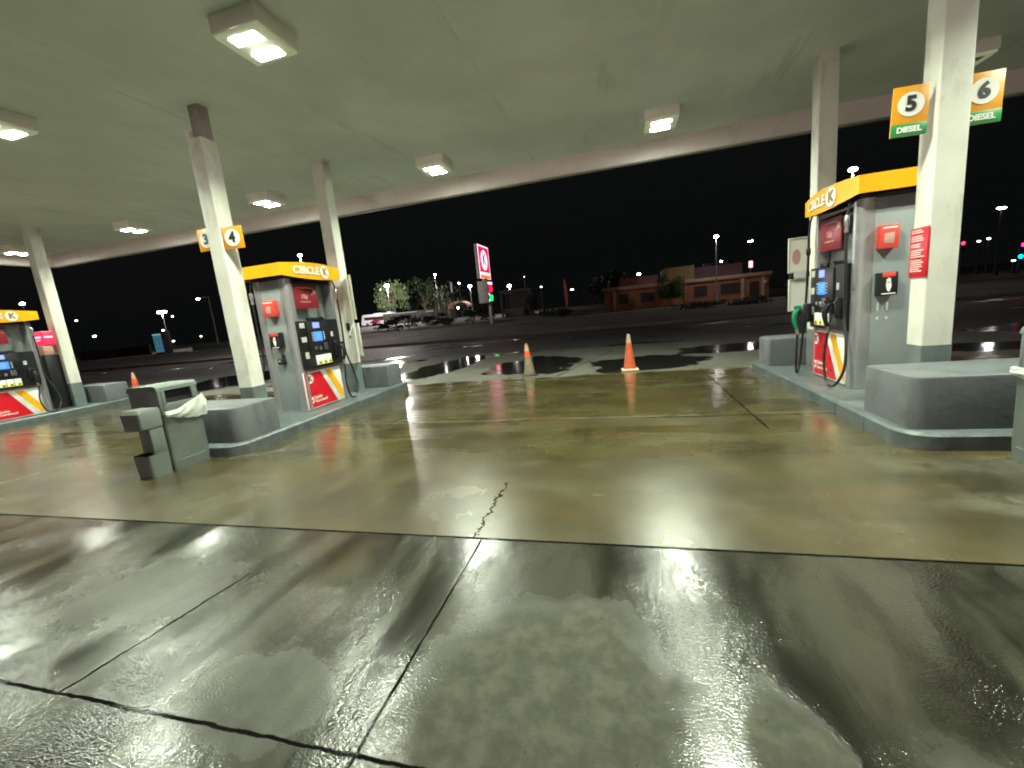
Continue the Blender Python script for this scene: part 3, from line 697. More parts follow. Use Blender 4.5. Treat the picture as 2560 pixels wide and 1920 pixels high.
# ------------------------------------------------------------------ waste bins
def waste_bin(squeegee):
    o = empty('waste_bin', (0, 0, 0))
    g = MB(); r0 = lambda k, z: [(x, y, z) for x, y in rrect(-.25 * k, .25 * k, -.25 * k, .25 * k, .035, 4)]
    g.layers([r0(.95, 0.), r0(.96, .03), r0(.985, .12), r0(1.0, .70), r0(1.02, .715), r0(1.02, .73)]); g.build('body', BINP, o)
    g = MB()
    for s in (1, -1): g.box((s * .2435, 0, .115), (.012, .36, .012), .004)
    g.build('panel_rib', paint('bin_rib_plastic', (.20, .225, .205), .45), o)
    # hood: four corner walls around two openings
    g = MB(); zt, zb = 1.075, .735
    for s in (1, -1):
        g.box((0, s * .225, (zt + zb) / 2 - .02), (.49, .05, zt - zb - .04), .02)
        g.box((s * .225, 0, .79), (.045, .41, .11), .008)
        g.box((s * .225, 0, 1.035), (.045, .41, .03), .006)
        for q in (1, -1): g.box((s * .226, q * .185, .93), (.045, .045, .20), .006)
    pr = [(-.25, 1.02), (-.235, 1.055), (-.20, 1.075), (.20, 1.075), (.235, 1.055), (.25, 1.02)]
    g.layers([[(x, y, z) for x, z in [(-.25, 1.005)] + pr + [(.25, 1.005)]] for y in (-.252, .252)]); g.build('hood', BINP, o)
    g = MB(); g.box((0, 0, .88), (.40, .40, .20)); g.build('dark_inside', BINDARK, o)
    # bag folded over the rim at one front corner
    g = MB(); n, m = 26, 9; V = []
    for i in range(n + 1):
        t = i / n
        # runs along the +x side to the far corner and a little round it
        if t < .8: px, py, nx_, ny_ = .262, -.24 + .52 * t / .8, 1, 0
        else: a = (t - .8) / .2; px, py, nx_, ny_ = .262 - .16 * a, .275, .3, 1
        drop = .03 + .16 * t ** .7 * (1 - .45 * max(0, (t - .55) / .45)) + .006 * math.sin(i * 1.3)
        for j in range(m + 1):
            w = j / m; rise = .02 + .15 * max(0, min(1, (t - .25) / .6))
            z = .735 + rise * (1 - w) * 1.0 - drop * w
            b = .010 + .022 * math.sin(w * math.pi) * (1 + .4 * math.sin(i * .8 + j)) + .008 * math.sin(i * .9 + 2 * w)
            V.append((px + nx_ * max(.008, b), py + ny_ * max(.008, b), z))
    g._add(V, [[i * (m + 1) + j, (i + 1) * (m + 1) + j, (i + 1) * (m + 1) + j + 1, i * (m + 1) + j + 1] for i in range(n) for j in range(m)], 0, True)
    g.build('bag', BAG, o)
    if squeegee:
        y0, y1 = -.50, -.262
        g = MB(); xo = .10; rr = lambda a, z: [(x, y, z) for x, y in rrect(xo - .135 - a, xo + .135 + a, y0 - a, y1, (.005, .005, .03, .03), 3)]
        g.layers([rr(-.012, 0.), rr(0, .28)], caps=False); g.layers([rr(-.02, .05), rr(-.02, .06)]); q = g.build('squeegee_tub', BINP, o)
        g = MB(); g.prism(rrect(xo - .11, xo + .11, y0 + .02, y1 - .02, .02), .06, .20); g.build('tub_inside', BINDARK, q)
        g = MB(); g.box((xo, y1 - .045, .44), (.27, .075, .34), .012); g.box((xo + .112, y0 + .16, .435), (.045, .16, .33), .012); g.build('towel_back', BINP, o)
        g = MB(); g.layers([rr(-.02, .585), rr(.008, .60), rr(.015, .79), [(x, y, .83) for x, y in rrect(xo - .13, xo + .13, y0 + .01, y1, (.005, .005, .03, .03), 3)]]); g.build('towel_hood', BINP, o)
        g = MB(); g.box((xo + .137, y0 + .13, .615), (.006, .2, .012), .003); g.build('seam', paint('bin_rib_plastic', (.15, .175, .16), .45), o)
    return o
b1 = waste_bin(True); b1.location = (-5.70, 3.955, 0); tag(b1, 'grey waste bin with white bag and squeegee tub by the 3 and 4 column', 'waste bin', 'forecourt waste bins')
b2 = waste_bin(False); b2.location = (3.19, 3.86, 0); b2.rotation_euler.z = math.pi
tag(b2, 'grey waste bin cut off by the photo edge beside the large block', 'waste bin', 'forecourt waste bins')

# ------------------------------------------------------------------ traffic cones
def cone(h, mats, tilt=(0, 0)):
    o = empty('traffic_cone', (0, 0, 0)); b = .185
    g = MB(); g.layers([[(x, y, z) for x, y in rrect(-b + d, b - d, -b + d, b - d, .05, 3)] for d, z in ((0, 0), (0, .022), (.012, .035), (.05, .04))]); g.build('base', mats[0], o)
    R0, R1 = .135, .028; rad = lambda z: R0 + (R1 - R0) * (z - .04) / (h - .04)
    cuts = [.04, h * .60, h * .76, h * .95, h]
    nm = ('skirt', 'lower_collar', 'upper_collar', 'tip')
    for i in range(4):
        z0, z1 = cuts[i], cuts[i + 1]; d = .003 if i in (1, 2) else 0
        g = MB(); g.lathe([(rad(z0) + d, z0), (rad((z0 + z1) / 2) + d, (z0 + z1) / 2), (rad(z1) + d, z1)], seg=24); g.build(nm[i], mats[1 + i], o)
    o.rotation_euler = (tilt[0], tilt[1], random.uniform(-.2, .2)); return o
c = cone(.76, (RUBBER, CONE_D, CONE_R, CONE_W, CONE_O), (0, -.03)); c.location = (-2.22, 9.72, .004); c.rotation_euler.z = .25
tag(c, 'grimy brown traffic cone with one bright orange band and black base', 'traffic cone', 'traffic cones at the forecourt edge')
c = cone(.80, (CONE_W, CONE_O, CONE_O, CONE_W, CONE_W)); c.location = (.10, 9.66, .004); c.rotation_euler.z = .08
tag(c, 'clean orange traffic cone with pale collars standing alone by the puddle', 'traffic cone', 'traffic cones at the forecourt edge')
c = cone(.80, (CONE_O, CONE_O, CONE_R, CONE_W, CONE_W)); c.location = (-15.09, 9.7, .004)
tag(c, 'traffic cone peeking above the waste bin, behind the leftmost block', 'traffic cone', 'traffic cones at the forecourt edge')

# ------------------------------------------------------------------ pylon sign
py = empty('pylon_sign', (-13.15, 42.2, .15)); tag(py, 'lit red CIRCLE K pylon with red and green price digits across the road', 'sign')
Zp = -.15; lx = lambda x: x + 13.15; ly = lambda y: y - 42.2
SIGNR = glow('lit_red_face', (1., .004, .06), 1.5, (.3, .01, .02)); SIGNW = glow('lit_white_face', (1., .74, .92), 1.5, (.5, .5, .5)); SIGNO = glow('lit_orange_face', (1., .20, .01), 1.1, (.3, .1, .02))
PURP = glow('lit_dark_letter', (.10, .03, .22), .35)
g = MB(); g.box((lx(-13.79), ly(43.1), 6.8 + Zp), (.33, 3.62, 3.44), .08); cb = g.build('sign_cabinet', paint('sign_cabinet_beige', (.55, .46, .42), .5), py)
fx = lx(-13.62)
g = MB(); g.box((fx + .008, ly(43.1), 6.8 + Zp), (.016, 3.5, 3.34), .004); g.build('white_face', SIGNW, cb)
g = MB(); g.box((fx + .021, ly(43.1), 7.06 + Zp), (.008, 3.2, 2.55)); g.build('red_face', SIGNR, cb)
g = MB(); g.box((fx + .021, ly(43.1), 5.34 + Zp), (.008, 3.2, .34)); g.build('orange_bar', SIGNO, cb)
g = MB(); g.disc((fx + .026, ly(43.1), 7.03 + Zp), 1.02, (0, 1, 0), (0, 0, 1), .01); dk = g.build('roundel', SIGNW, cb)
g = MB(); g.text('K', 1.75, (fx + .038, ly(43.12), 7.03 + Zp), (0, 1, 0), (0, 0, 1), depth=.012, bold=.03); g.build('letter', PURP, dk)
g = MB(); g.box((lx(-13.49), ly(42.2), 3.73 + Zp), (1.05, 1.75, 2.2), .02); pc = g.build('price_cabinet', paint('price_cabinet_grey', (.55, .54, .48), .5), py)
px = lx(-12.965) + .006
g = MB(); g.box((px, ly(42.2), 3.72 + Zp), (.012, 1.6, 2.05)); g.build('price_board', BLACK, pc)
g = MB(); g.box((px + .01, ly(42.2), 4.58 + Zp), (.01, 1.5, .26)); g.build('header_strip', SIGNW, pc)
LR, LG = glow('red_digits', (1., .01, .06), 4.), glow('green_digits', (.01, 1., .22), 3.)
g = MB(); g.text('3.39', .82, (px + .01, ly(42.2), 3.98 + Zp), (0, 1, 0), (0, 0, 1), depth=.01, bold=.02, sx=.8); g.build('red_price', LR, pc)
g = MB(); g.text('3.59', .82, (px + .01, ly(42.2), 3.08 + Zp), (0, 1, 0), (0, 0, 1), depth=.01, bold=.02, sx=.8); g.build('green_price', LG, pc)
g = MB(); g.box((px + .01, ly(41.6), 3.5 + Zp), (.01, .3, .18)); g.box((px + .01, ly(41.5), 2.85 + Zp), (.01, .12, .3)); g.build('grade_label', SIGNW, pc)
g = MB(); g.box((lx(-13.15), ly(42.2), 1.38 + Zp), (.30, .30, 2.52), .01); g.box((lx(-13.5), ly(42.3), 4.97 + Zp), (.4, .6, .26)); g.build('post', paint('sign_post_grey', (.42, .41, .38), .5), py)

# ------------------------------------------------------------------ background things
DARKM = paint('dark_metal', (.10, .095, .10), .5, metal=.3)
POLEM = paint('galvanised_pole', (.34, .32, .34), .5, metal=.4)
POLED = paint('dark_pole', (.03, .028, .03), .6)
LAMPW = glow('street_lamp_white', (1., .93, .90), 60.)
LAMPG = glow('street_lamp_dim', (1., .95, .9), 14.)
def gz0(x, y): return terrain_z(x, y) if y > 25.5 else 0.
def lamp(x, y, z, label, r=.16, arm=0., strength=1, heads=1, pole=True, wide=1., mat=None, group='street lights in the distance', emitW=0, typ='SPOT'):
    r *= .85; zb = gz0(x, y); o = empty('street_lamp', (x, y, zb)); tag(o, label, 'street lamp', group); h = z - zb
    g = MB()
    if pole:
        g.tube([(arm, 0, 0), (arm, 0, h * .5), (arm, 0, h + .12)], [.10, .075, .05], 8)
        g.box((arm, 0, .15), (.35, .35, .3), .03)
    if arm: g.tube([(arm, 0, h + .1), (arm * .5, 0, h + .22), (0, 0, h + .16)], .045, 6)
    if pole or arm: g.build('pole', POLEM if emitW else POLED, o)
    for k in range(heads):
        dx = (k - (heads - 1) / 2) * r * 2.6
        g = MB(); g.ball((dx, 0, h), r, (wide, 1., .62)); g.build('lamp_head', mat or LAMPW, o)
        g = MB(); g.box((dx, .02, h + r * .72), (r * 1.5 * wide, r * 1.4, r * .22), r * .08); g.build('lamp_hood', DARKM, o)
    if emitW:
        la = bpy.data.lights.new('lamp_light', typ); la.energy = emitW; la.color = (1., .93, .85)
        if typ == 'SPOT': la.spot_size = R(165); la.spot_blend = .5
        la.shadow_soft_size = r
        lo = bpy.data.objects.new('lamp_light', la); col.objects.link(lo); lo.parent = o; lo.location = (0, -.0, h - r * 1.3)
    return o
lamp(9.96, 50.5, 7.2, 'tall street lamp with bright head before the low orange building', .26, emitW=420)
lamp(23.6, 90, 10.04, 'twin white lamps high in the sky right of the tall lamp', .2, heads=2)
lamp(16.5, 80, 6.4, 'small white lamp just above the orange building roof', .22)
lamp(2.74, 70, 5.3, 'white lamp behind the left end of the orange building', .3)
lamp(16.64, 38, 9.25, 'large white lamp glowing just above the pump 5 roof', .26, wide=1.3, emitW=900)
lamp(-25.0, 30, 7.67, 'white lamp glowing above the pump 4 roof', .17, wide=1.2, emitW=5000, typ='POINT')
lamp(-57.4, 98, 11.0, 'brightest lamp glaring over the lit willow tree', .62, emitW=26000, typ='POINT')
lamp(-84.8, 140, 13.9, 'smaller round lamp beside the glaring tree lamp', .45)
lamp(-40.3, 90, 11.3, 'tall slim pole with white tip right of the willow', .26, emitW=1500)
lamp(-46.4, 120, 11.2, 'small white lamp above the pink roofed shelter', .32)
lamp(-35.9, 100, 8.6, 'round bright lamp left of the pylon price board', .48, emitW=2500)
lamp(-23.3, 90, 7.0, 'round bright lamp right of the pylon, over the dark shed', .45, emitW=3000)
lamp(-20.0, 110, 7.0, 'dim lamp left of the orange feather flag', .26, mat=LAMPG)
lamp(-15.4, 140, 6.6, 'pair of dim lamps right of the orange feather flag', .26, heads=2, mat=LAMPG)
lamp(-22.0, 100, 9.3, 'very faint lamp in the sky right of the pylon', .13, mat=LAMPG)
lamp(-82.1, 60, 7.65, 'bright triple floodlight cluster on a pole above the blue kiosk', .33, heads=3, emitW=2500)
lamp(-66.9, 55, 8.44, 'white lamp on a bent arm left of the 3 and 4 column', .26, arm=2.2, emitW=900)
lamp(-119.1, 60, 12.8, 'white street lamp streak above the leftmost dispenser roof', .42, wide=1.5)
lamp(-192.2, 110, 13.5, 'tiny white light right of the leftmost column, highest there', .42, mat=LAMPG)
lamp(-151.5, 90, 6.2, 'small pale light low in the dark right of the leftmost column', .5, mat=LAMPG)
lamp(-159.6, 120, 11.7, 'tiny light beside the triple floodlight, just to its right', .38, mat=LAMPG)
lamp(-165.7, 120, 7.1, 'short slanted light below the triple floodlight', .4, wide=1.7, mat=LAMPG)
lamp(-134.9, 100, 2.6, 'low white light at the foot of the floodlight pole', .36, mat=LAMPG)
lamp(-123.6, 100, 3.2, 'low tiny light behind the 3 and 4 column', .26, mat=LAMPG)
lamp(40.2, 60, 7.4, 'slanting white street light at the right edge of the sky', .17, heads=2, wide=1.6)
lamp(44.9, 70, 4.6, 'small pinkish lamp right of the red traffic signal', .16, mat=LAMPG, wide=1.4)
lamp(45.9, 70, 4.8, 'small greyish lamp right of the pinkish one', .2, mat=LAMPG)
lamp(41.7, 60, 1.7, 'low pale lamp under the cyan signal', .13, mat=LAMPG, wide=1.6)
def signal(x, y, z, colr, name, label):
    zb = gz0(x, y); o = empty('traffic_signal', (x, y, zb)); tag(o, label, 'traffic signal', 'traffic signals beyond the diesel column'); h = z - zb
    g = MB(); g.tube([(.0, .22, 0), (0, .22, h + .6)], .07, 8); g.build('pole', DARKM, o)
    g = MB(); g.box((0, .1, h), (.36, .2, 1.0), .04); hd = g.build('signal_head', BLACK, o)
    g = MB(); g.ball((0, 0, h + (.3 if 'red' in name else -.3)), .17, (1, .6, 1)); g.build('signal_lens', glow(name, colr, 14.), hd)
    return o
signal(37.1, 60, 3.84, (1., .01, .04), 'red_signal_a', 'red traffic signal glowing right beside the thick column')
signal(38.9, 55, 2.85, (1., .01, .12), 'red_signal_b', 'magenta red traffic signal at the right photo edge')
signal(38.75, 55, 2.32, (0., .75, .8), 'cyan_signal', 'cyan green traffic signal at the right photo edge')
o = empty('pedestrian_signal', (14.5, 55.2, .15)); tag(o, 'small pink lit sign on the orange building roof end', 'sign')
g = MB(); g.tube([(0, .1, 0), (0, .1, 3.8)], .05, 6); g.build('pole', DARKM, o)
g = MB(); g.box((0, 0, 4.05), (.42, .12, .75), .06); g.build('lit_panel', glow('pink_lit_sign', (1., .42, .42), 2.2), o)

# --- low orange building
def stucco(name, c): return paint(name, c, .85, var=.15, scale=1.2, bump=.3, bscale=12)
OB = stucco('orange_stucco', (.27, .115, .06)); OT = stucco('tan_trim', (.42, .26, .18)); OY = stucco('mustard_stucco', (.24, .165, .075)); OP = stucco('purple_stucco', (.115, .068, .075)); OR_ = stucco('rose_stucco', (.28, .13, .12))
DGLASS = paint('dark_window', (.02, .015, .014), .6)
bd = empty('low_building', (7.1, 55, .15)); tag(bd, 'low orange brown building with mustard and purple roof blocks', 'building')
B = lambda x: x - 7.1
g = MB(); g.box((0, 5, 1.33), (18.4, 10, 2.66)); g.build('wall', OB, bd)
g = MB(); g.box((0, 4.9, 2.86), (18.9, 10.4, .40), .03); g.build('cornice', OT, bd)
g = MB(); g.box((B(2.2), 5.5, 3.6), (4.7, 7, 1.1)); g.build('roof_block', OR_, bd)
g = MB(); g.box((B(6.95), 4.4, 3.9), (3.3, 7, 1.7), .03); g.build('roof_block', OY, bd)
g = MB(); g.box((B(11.3), 5.0, 3.75), (5.3, 7, 1.4), .03); g.build('roof_block', OP, bd)
g = MB(); g.lathe([(.75, 0), (.75, .35), (.55, .5), (.1, .55)], (B(10.6), 3, 4.45), 14); g.lathe([(.6, 0), (.6, .3), (.3, .45), (.1, .48)], (B(12.6), 3, 4.45), 14); g.build('roof_vent', BLACK, bd)
for x, w, h in ((.2, 1.2, 1.3), (3.1, 1.6, 1.2), (9.1, 1.5, 1.3), (12.3, 2.2, 1.3), (14.8, 1.1, 2.1)):
    g = MB(); g.box((B(x), -.012, (.9 if h < 2 else .0) + h / 2), (w, .05, h)); wf = g.build('window' if h < 2 else 'door', DGLASS, bd)
    g = MB()
    for (dx, dz, sx, sz) in ((0, h / 2, w + .12, .07), (0, -h / 2, w + .12, .07), (-w / 2, 0, .07, h), (w / 2, 0, .07, h)): g.box((B(x) + dx, -.03, (.9 if h < 2 else .0) + h / 2 + dz), (sx, .09, sz))
    g.build('frame', OB, wf)
for x in (-.9, 5.6, 7.4, 10.8, 13.6, 15.7):
    g = MB(); g.box((B(x), -.08, 1.33), (.36, .16, 2.66), .02); g.build('pilaster', OT if x < 0 or x > 13 else OB, bd)
g = MB(); g.ball((B(15.9), -.2, 1.9), .2, (1, .6, 1)); g.build('globe_lamp', paint('pale_globe', (.6, .5, .42), .4), bd)

# --- foliage
def leaf_mat(name, a, b):
    t = NT(name); v = t.pos(); rnd = t.n('ShaderNodeNewGeometry').outputs['Random Per Island']
    c = t.mix(t.noise(v, .8, 4), a, b)
    hs = t.n('ShaderNodeHueSaturation', {'Color': c, 'Value': t.lin(rnd, 0, 1, .6, 1.4)})
    return t.done(Base_Color=hs.outputs[0], Roughness=.6, Transmission_Weight=0.)
LEAF = leaf_mat('willow_leaves', (.055, .085, .030), (.10, .14, .055)); LEAFD = leaf_mat('dark_leaves', (.020, .032, .013), (.05, .07, .028)); BARK = paint('bark', (.09, .07, .05), .9, bump=.6, bscale=10)
def tree(name, x, y, h, rx, rz, n, leaf, label, cat, group, lsize=.3, droop=0., trunk=.3, seed=1, clumps=14, base=None):
    rnd = random.Random(seed); zb = gz0(x, y); o = empty(name, (x, y, zb)); tag(o, label, cat, group)
    zc = h - rz; g = MB()
    top = Vector((0, 0, zc))
    if trunk:
        g.tube([(0, 0, 0), (trunk * .4, 0, zc * .5), tuple(top)], [trunk, trunk * .75, trunk * .35], 8)
    C = []
    for k in range(clumps):
        a = rnd.uniform(0, 6.28); e = rnd.uniform(-.75, 1.); rr = rnd.uniform(.35, .9)
        p = Vector((rx * rr * math.cos(a) * math.sqrt(max(.05, 1 - e * e * .7)), rx * rr * math.sin(a) * math.sqrt(max(.05, 1 - e * e * .7)), zc + rz * .8 * e))
        C.append((p, rnd.uniform(.28, .5)))
        if trunk: g.tube([(0, 0, zc * rnd.uniform(.4, .9)), tuple(p * .6 + Vector((0, 0, zc)) * .4), tuple(p)], [trunk * .3, trunk * .18, trunk * .06], 5)
    if trunk: g.build('trunk', BARK, o)
    g = MB()
    for k in range(n):
        p, s = C[rnd.randrange(clumps)]
        d = Vector((rnd.gauss(0, 1), rnd.gauss(0, 1), rnd.gauss(0, .8))); d = d.normalized() * s * rnd.random() ** .45
        q = p + Vector((d.x * rx, d.y * rx, d.z * rz))
        if droop: q.z -= droop * rnd.random() * (q.xy.length / rx)
        if q.z < .05: q.z = rnd.uniform(.05, .3)
        u = Vector((rnd.gauss(0, 1), rnd.gauss(0, 1), rnd.gauss(0, 1) - droop)).normalized(); w = u.cross(Vector((rnd.gauss(0, 1), rnd.gauss(0, 1), rnd.gauss(0, 1)))).normalized()
        L = lsize * rnd.uniform(.6, 1.3); W_ = L * .42
        g._add([q - u * L, q + w * W_, q + u * L, q - w * W_], [[0, 1, 2, 3]])
    g.build('crown', leaf, o)
    return o
tree('willow_tree', -64.3, 112, 11.9, 5.0, 4.2, 3600, LEAF, 'large pale green willow tree lit by the glaring lamp', 'tree', 'trees across the road', .34, 1.2, .35, 3, 26)
tree('dark_tree', -58.8, 121, 12.7, 5.6, 5.6, 2400, LEAFD, 'tall dark tree standing behind and right of the lit willow', 'tree', 'trees across the road', .36, 0, .35, 4, 18)
tree('dark_tree', -44.5, 108, 9.6, 4.4, 4.4, 1500, LEAFD, 'dark tree crown behind the slim pole', 'tree', 'trees across the road', .36, 0, .3, 5, 14)
tree('dark_tree', -1.6, 62, 5.8, 3.6, 2.6, 1500, LEAFD, 'dark tree at the left end of the orange building', 'tree', 'trees across the road', .24, 0, .2, 6, 14)
tree('bushy_tree', 5.55, 52.6, 3.6, 1.5, 1.5, 4200, leaf_mat('green_leaves', (.03, .06, .012), (.06, .10, .025)), 'small round green tree before the orange building wall', 'tree', 'trees across the road', .12, 0, .1, 7, 30)
tree('dark_tree', 19.4, 50, 2.2, 2.6, 1.1, 900, LEAFD, 'low dark tree right of the orange building', 'tree', 'trees across the road', .2, 0, .12, 8, 12)
shr = [(6.2, 38.5, 2.1, .62, 'low wide shrub on the verge before the building, left of its twin'), (10.3, 38.8, 1.7, .68, 'low wide shrub on the verge before the building, under the tall lamp'), (14.0, 37.0, 2.0, .75, 'dark shrub on the verge behind the pump 5 poster'),
       (-27.5, 60, 2.6, 2.1, 'round dark shrub left of the pylon post'), (-33.5, 62, 3.0, 2.3, 'dark shrub before the slim pole'), (-20.8, 60.5, 2.4, 2.9, 'dark shrub right behind the pylon post'), (-9.5, 57.5, 2.6, 1.1, 'low shrub beside the orange feather flag'), (-39.5, 66, 2.6, 1.8, 'dark shrub beside the white car')]
for i, (x, y, rx, h, lb) in enumerate(shr):
    tree('shrub', x, y, h, rx, h * .55, 900, LEAFD, lb, 'shrub', 'shrubs on the far verge', .13 if y < 45 else .2, 0, 0, 20 + i, 12)

# --- feather flag
o = empty('feather_flag', (-7.45, 58.9, gz0(-7.45, 58.9))); tag(o, 'tall narrow orange feather flag on the far verge', 'flag')
g = MB(); g.tube(smooth_path([(0, 0, -.02), (.02, 0, 1.), (-.10, 0, 3.), (-.05, 0, 4.6), (.12, 0, 4.82)], 5), .025, 6); g.build('pole', POLEM, o)
g = MB(); pr = [(-.02, .95), (.10, 1.0), (.26, 1.6), (.30, 2.6), (.27, 3.6), (.2, 4.3), (.10, 4.78), (-.03, 4.62), (-.10, 4.0), (-.10, 3.0), (-.04, 1.8)]
g.slab([(x, .02 * math.sin(z * 3), z) for x, z in pr], (0, .012, 0)); g.build('cloth', paint('orange_cloth', (.75, .17, .05), .8, var=.12), o)
# --- white upright banner far off
o = empty('banner_pole', (-32.6, 80, gz0(-32.6, 80))); tag(o, 'slim white upright banner left of the pink roofed shelter', 'banner')
g = MB(); g.tube([(0, 0, 0), (0, 0, 7.7)], .06, 6); g.build('pole', POLEM, o)
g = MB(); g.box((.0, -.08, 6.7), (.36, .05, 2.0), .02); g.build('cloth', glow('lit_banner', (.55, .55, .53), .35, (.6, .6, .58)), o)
# --- coach and white pickup in the far car park
def wheel(o, x, y, z, r, w=.3):
    g = MB(Matrix.Translation((x, y, z)) @ Matrix.Rotation(math.pi / 2, 4, 'X')); g.lathe([(r * .6, -w / 2), (r, -w * .42), (r, w * .42), (r * .6, w / 2)], seg=18); wh = g.build('wheel', RUBBER, o)
    g = MB(Matrix.Translation((x, y, z)) @ Matrix.Rotation(math.pi / 2, 4, 'X')); g.lathe([(r * .55, -w * .52), (r * .55, w * .52)], seg=14); g.build('rim', STEEL, wh)
BW = paint('white_coach_paint', (.74, .72, .78), .35, var=.04); BR = paint('maroon_stripe', (.20, .02, .04), .35)
o = empty('motor_coach', (-68.3, 110, gz0(-68, 110)), .05); tag(o, 'white motor coach with maroon swooshes parked under the willow', 'coach')
bx = o.location.z; ex = lambda x: x + 68.3
prof = [(-5.2, .35), (-5.3, .9), (-5.0, 1.9), (-4.75, 3.1), (-4.45, 3.3), (4.6, 3.3), (4.95, 3.1), (5.0, .35)]
g = MB(); g.slab([(x, -1.25, z) for x, z in prof], (0, 2.5, 0)); g.build('body', BW, o)
g = MB(); g.box((.2, -1.262, 2.2), (8.8, .02, .95), .0); wn = g.build('window_band', DGLASS, o)
g = MB(); g.box((0, -1.27, 2.72), (9.3, .05, .36), .02); g.box((-.2, -.0, 3.42), (2.6, 1.2, .25), .05); g.box((3.4, 0, 3.45), (1.2, 1.4, .32), .05); g.build('roof_trim', BW, o)
g = MB()
g.slab([(-2.6, -1.265, 1.0), (-1.2, -1.265, 1.72), (4.6, -1.265, 1.72), (2.6, -1.265, 1.35), (.2, -1.265, 1.3), (1.6, -1.265, 1.05), (-.4, -1.265, .95), (2.4, -1.265, .62), (-2.4, -1.265, .7)], (0, -.012, 0)); g.build('maroon_swoosh', BR, o)
for x in (-3.4, 2.9):
    for y in (-1.12, 1.12): wheel(o, x, y, .48, .48)
g = MB(); g.box((-5.22, 0, 1.0), (.1, 1.9, .22), .03); g.build('bumper', DARKM, o)
o = empty('parked_pickup', (-57.8, 106, gz0(-57.8, 106)), -.05); tag(o, 'white pickup parked right of the motor coach', 'pickup truck')
prof = [(-1.95, .45), (-2.0, .95), (-.9, 1.05), (-.35, 1.78), (.75, 1.80), (.9, 1.15), (1.95, 1.15), (1.95, .45)]
g = MB(); g.slab([(x, -.85, z) for x, z in prof], (0, 1.7, 0)); g.build('body', BW, o)
g = MB(); g.slab([(x, -.855, z) for x, z in ((-.72, 1.12), (-.28, 1.70), (.66, 1.70), (.74, 1.15))], (0, -.01, 0)); g.build('side_window', DGLASS, o)
for x in (-1.25, 1.25):
    for y in (-.8, .8): wheel(o, x, y, .38, .38, .24)
# --- blue lit kiosk, low walls, shed, shelter
o = empty('vending_kiosk', (-56.5, 40, gz0(-56.5, 40))); tag(o, 'blue lit vending kiosk glowing below the triple floodlight', 'kiosk')
g = MB(); g.box((0, .5, 1.35), (1.7, 1.0, 2.7), .03); g.build('case', DARKM, o)
g = MB(); g.box((.0, -.012, 1.30), (1.35, .03, 2.2), .01); fp = g.build('lit_front', glow('blue_lit_panel', (.05, .16, .24), .8), o)
g = MB(); g.box((0, -.03, 2.42), (1.4, .03, .14)); g.build('lit_header', glow('cyan_lit_strip', (.16, .34, .42), 1.2), o)
g = MB()
for z in (.7, 1.25, 1.8): g.box((0, -.032, z), (1.35, .012, .035))
for x in (-.35, .2): g.box((x, -.032, 1.3), (.035, .012, 2.1))
g.build('shelf_lines', DARKM, fp)
def low_wall(x0, x1, y, h, label, c):
    o = empty('low_wall', ((x0 + x1) / 2, y, gz0((x0 + x1) / 2, y))); tag(o, label, 'wall', 'low walls beyond the road')
    g = MB(); g.box((0, 0, h / 2), (x1 - x0, .3, h), .02); g.build('wall', c, o)
    g = MB(); g.box((0, 0, h + .04), (x1 - x0 + .1, .4, .08), .01); g.build('coping', PALE, o)
low_wall(-60, -46, 47, .7, 'long low pale wall right of the blue kiosk', PALE)
low_wall(-78, -64, 44, 1.3, 'long low wall left of the blue kiosk', stucco('brown_wall', (.12, .08, .07)))
o = empty('shed', (-18.4, 75, gz0(-18.4, 75))); tag(o, 'dark open shed with flat roof on posts right of the pylon', 'shed')
g = MB(); g.box((0, 2, 4.55), (6.0, 5, .35), .03); g.build('roof', PALE, o)
for x in (-2.7, 2.6):
    g = MB(); g.box((x, -.2, 2.2), (.35, .35, 4.4), .02); g.build('post', PALE, o)
g = MB(); g.box((-.2, 3.5, 2.1), (5.2, .3, 4.2)); g.build('wall', stucco('grey_wall', (.16, .15, .15)), o)
g = MB(); g.box((-.6, .2, .75), (3.6, .25, 1.5), .02); g.build('counter', stucco('pale_grey_wall', (.3, .29, .28)), o)
tree('shrub', -15.0, 73, 3.4, 1.5, 1.7, 700, LEAFD, 'dark shrub covering the right post of the shed', 'shrub', 'shrubs on the far verge', .2, 0, 0, 41, 10)
o = empty('shelter', (-37.5, 96, gz0(-37.5, 96))); tag(o, 'small shelter with domed pink roof left of the pylon', 'shelter')
g = MB()
rings = []
for k in range(9):
    a = math.pi * k / 8; rings.append([( -2.6 * math.cos(a), y, 2.6 + 1.5 * math.sin(a)) for y in (-1.6, 1.6)] + [(-2.4 * math.cos(a), y, 2.5 + 1.35 * math.sin(a)) for y in (1.6, -1.6)])
g.layers(rings); g.build('roof', stucco('pink_roof', (.45, .25, .2)), o)
for x in (-2.4, 2.4):
    g = MB(); g.box((x, -1.4, 1.3), (.2, .2, 2.6), .02); g.build('post', PALE, o)
g = MB(); g.ball((.1, -1.7, 2.55), .18); g.build('lamp', LAMPW, o)
o = empty('storefront', (-52, 100, gz0(-52, 100))); tag(o, 'low far shopfront with a thin lit pale strip behind the shrubs', 'shop')
g = MB(); g.box((0, 4, 1.5), (18, 8, 3.0)); g.build('wall', stucco('dark_shop_wall', (.022, .020, .020)), o)
g = MB(); g.box((-2.5, -.03, 2.75), (7., .06, .28)); g.box((4.5, -.03, 2.5), (2.2, .06, .3)); g.build('lit_strip', glow('shop_strip', (.75, .72, .68), .3), o)
for x in (-6, -1, 4):
    g = MB(); g.box((x, -.02, 1.2), (2.4, .05, 1.6)); g.build('window', DGLASS, o)

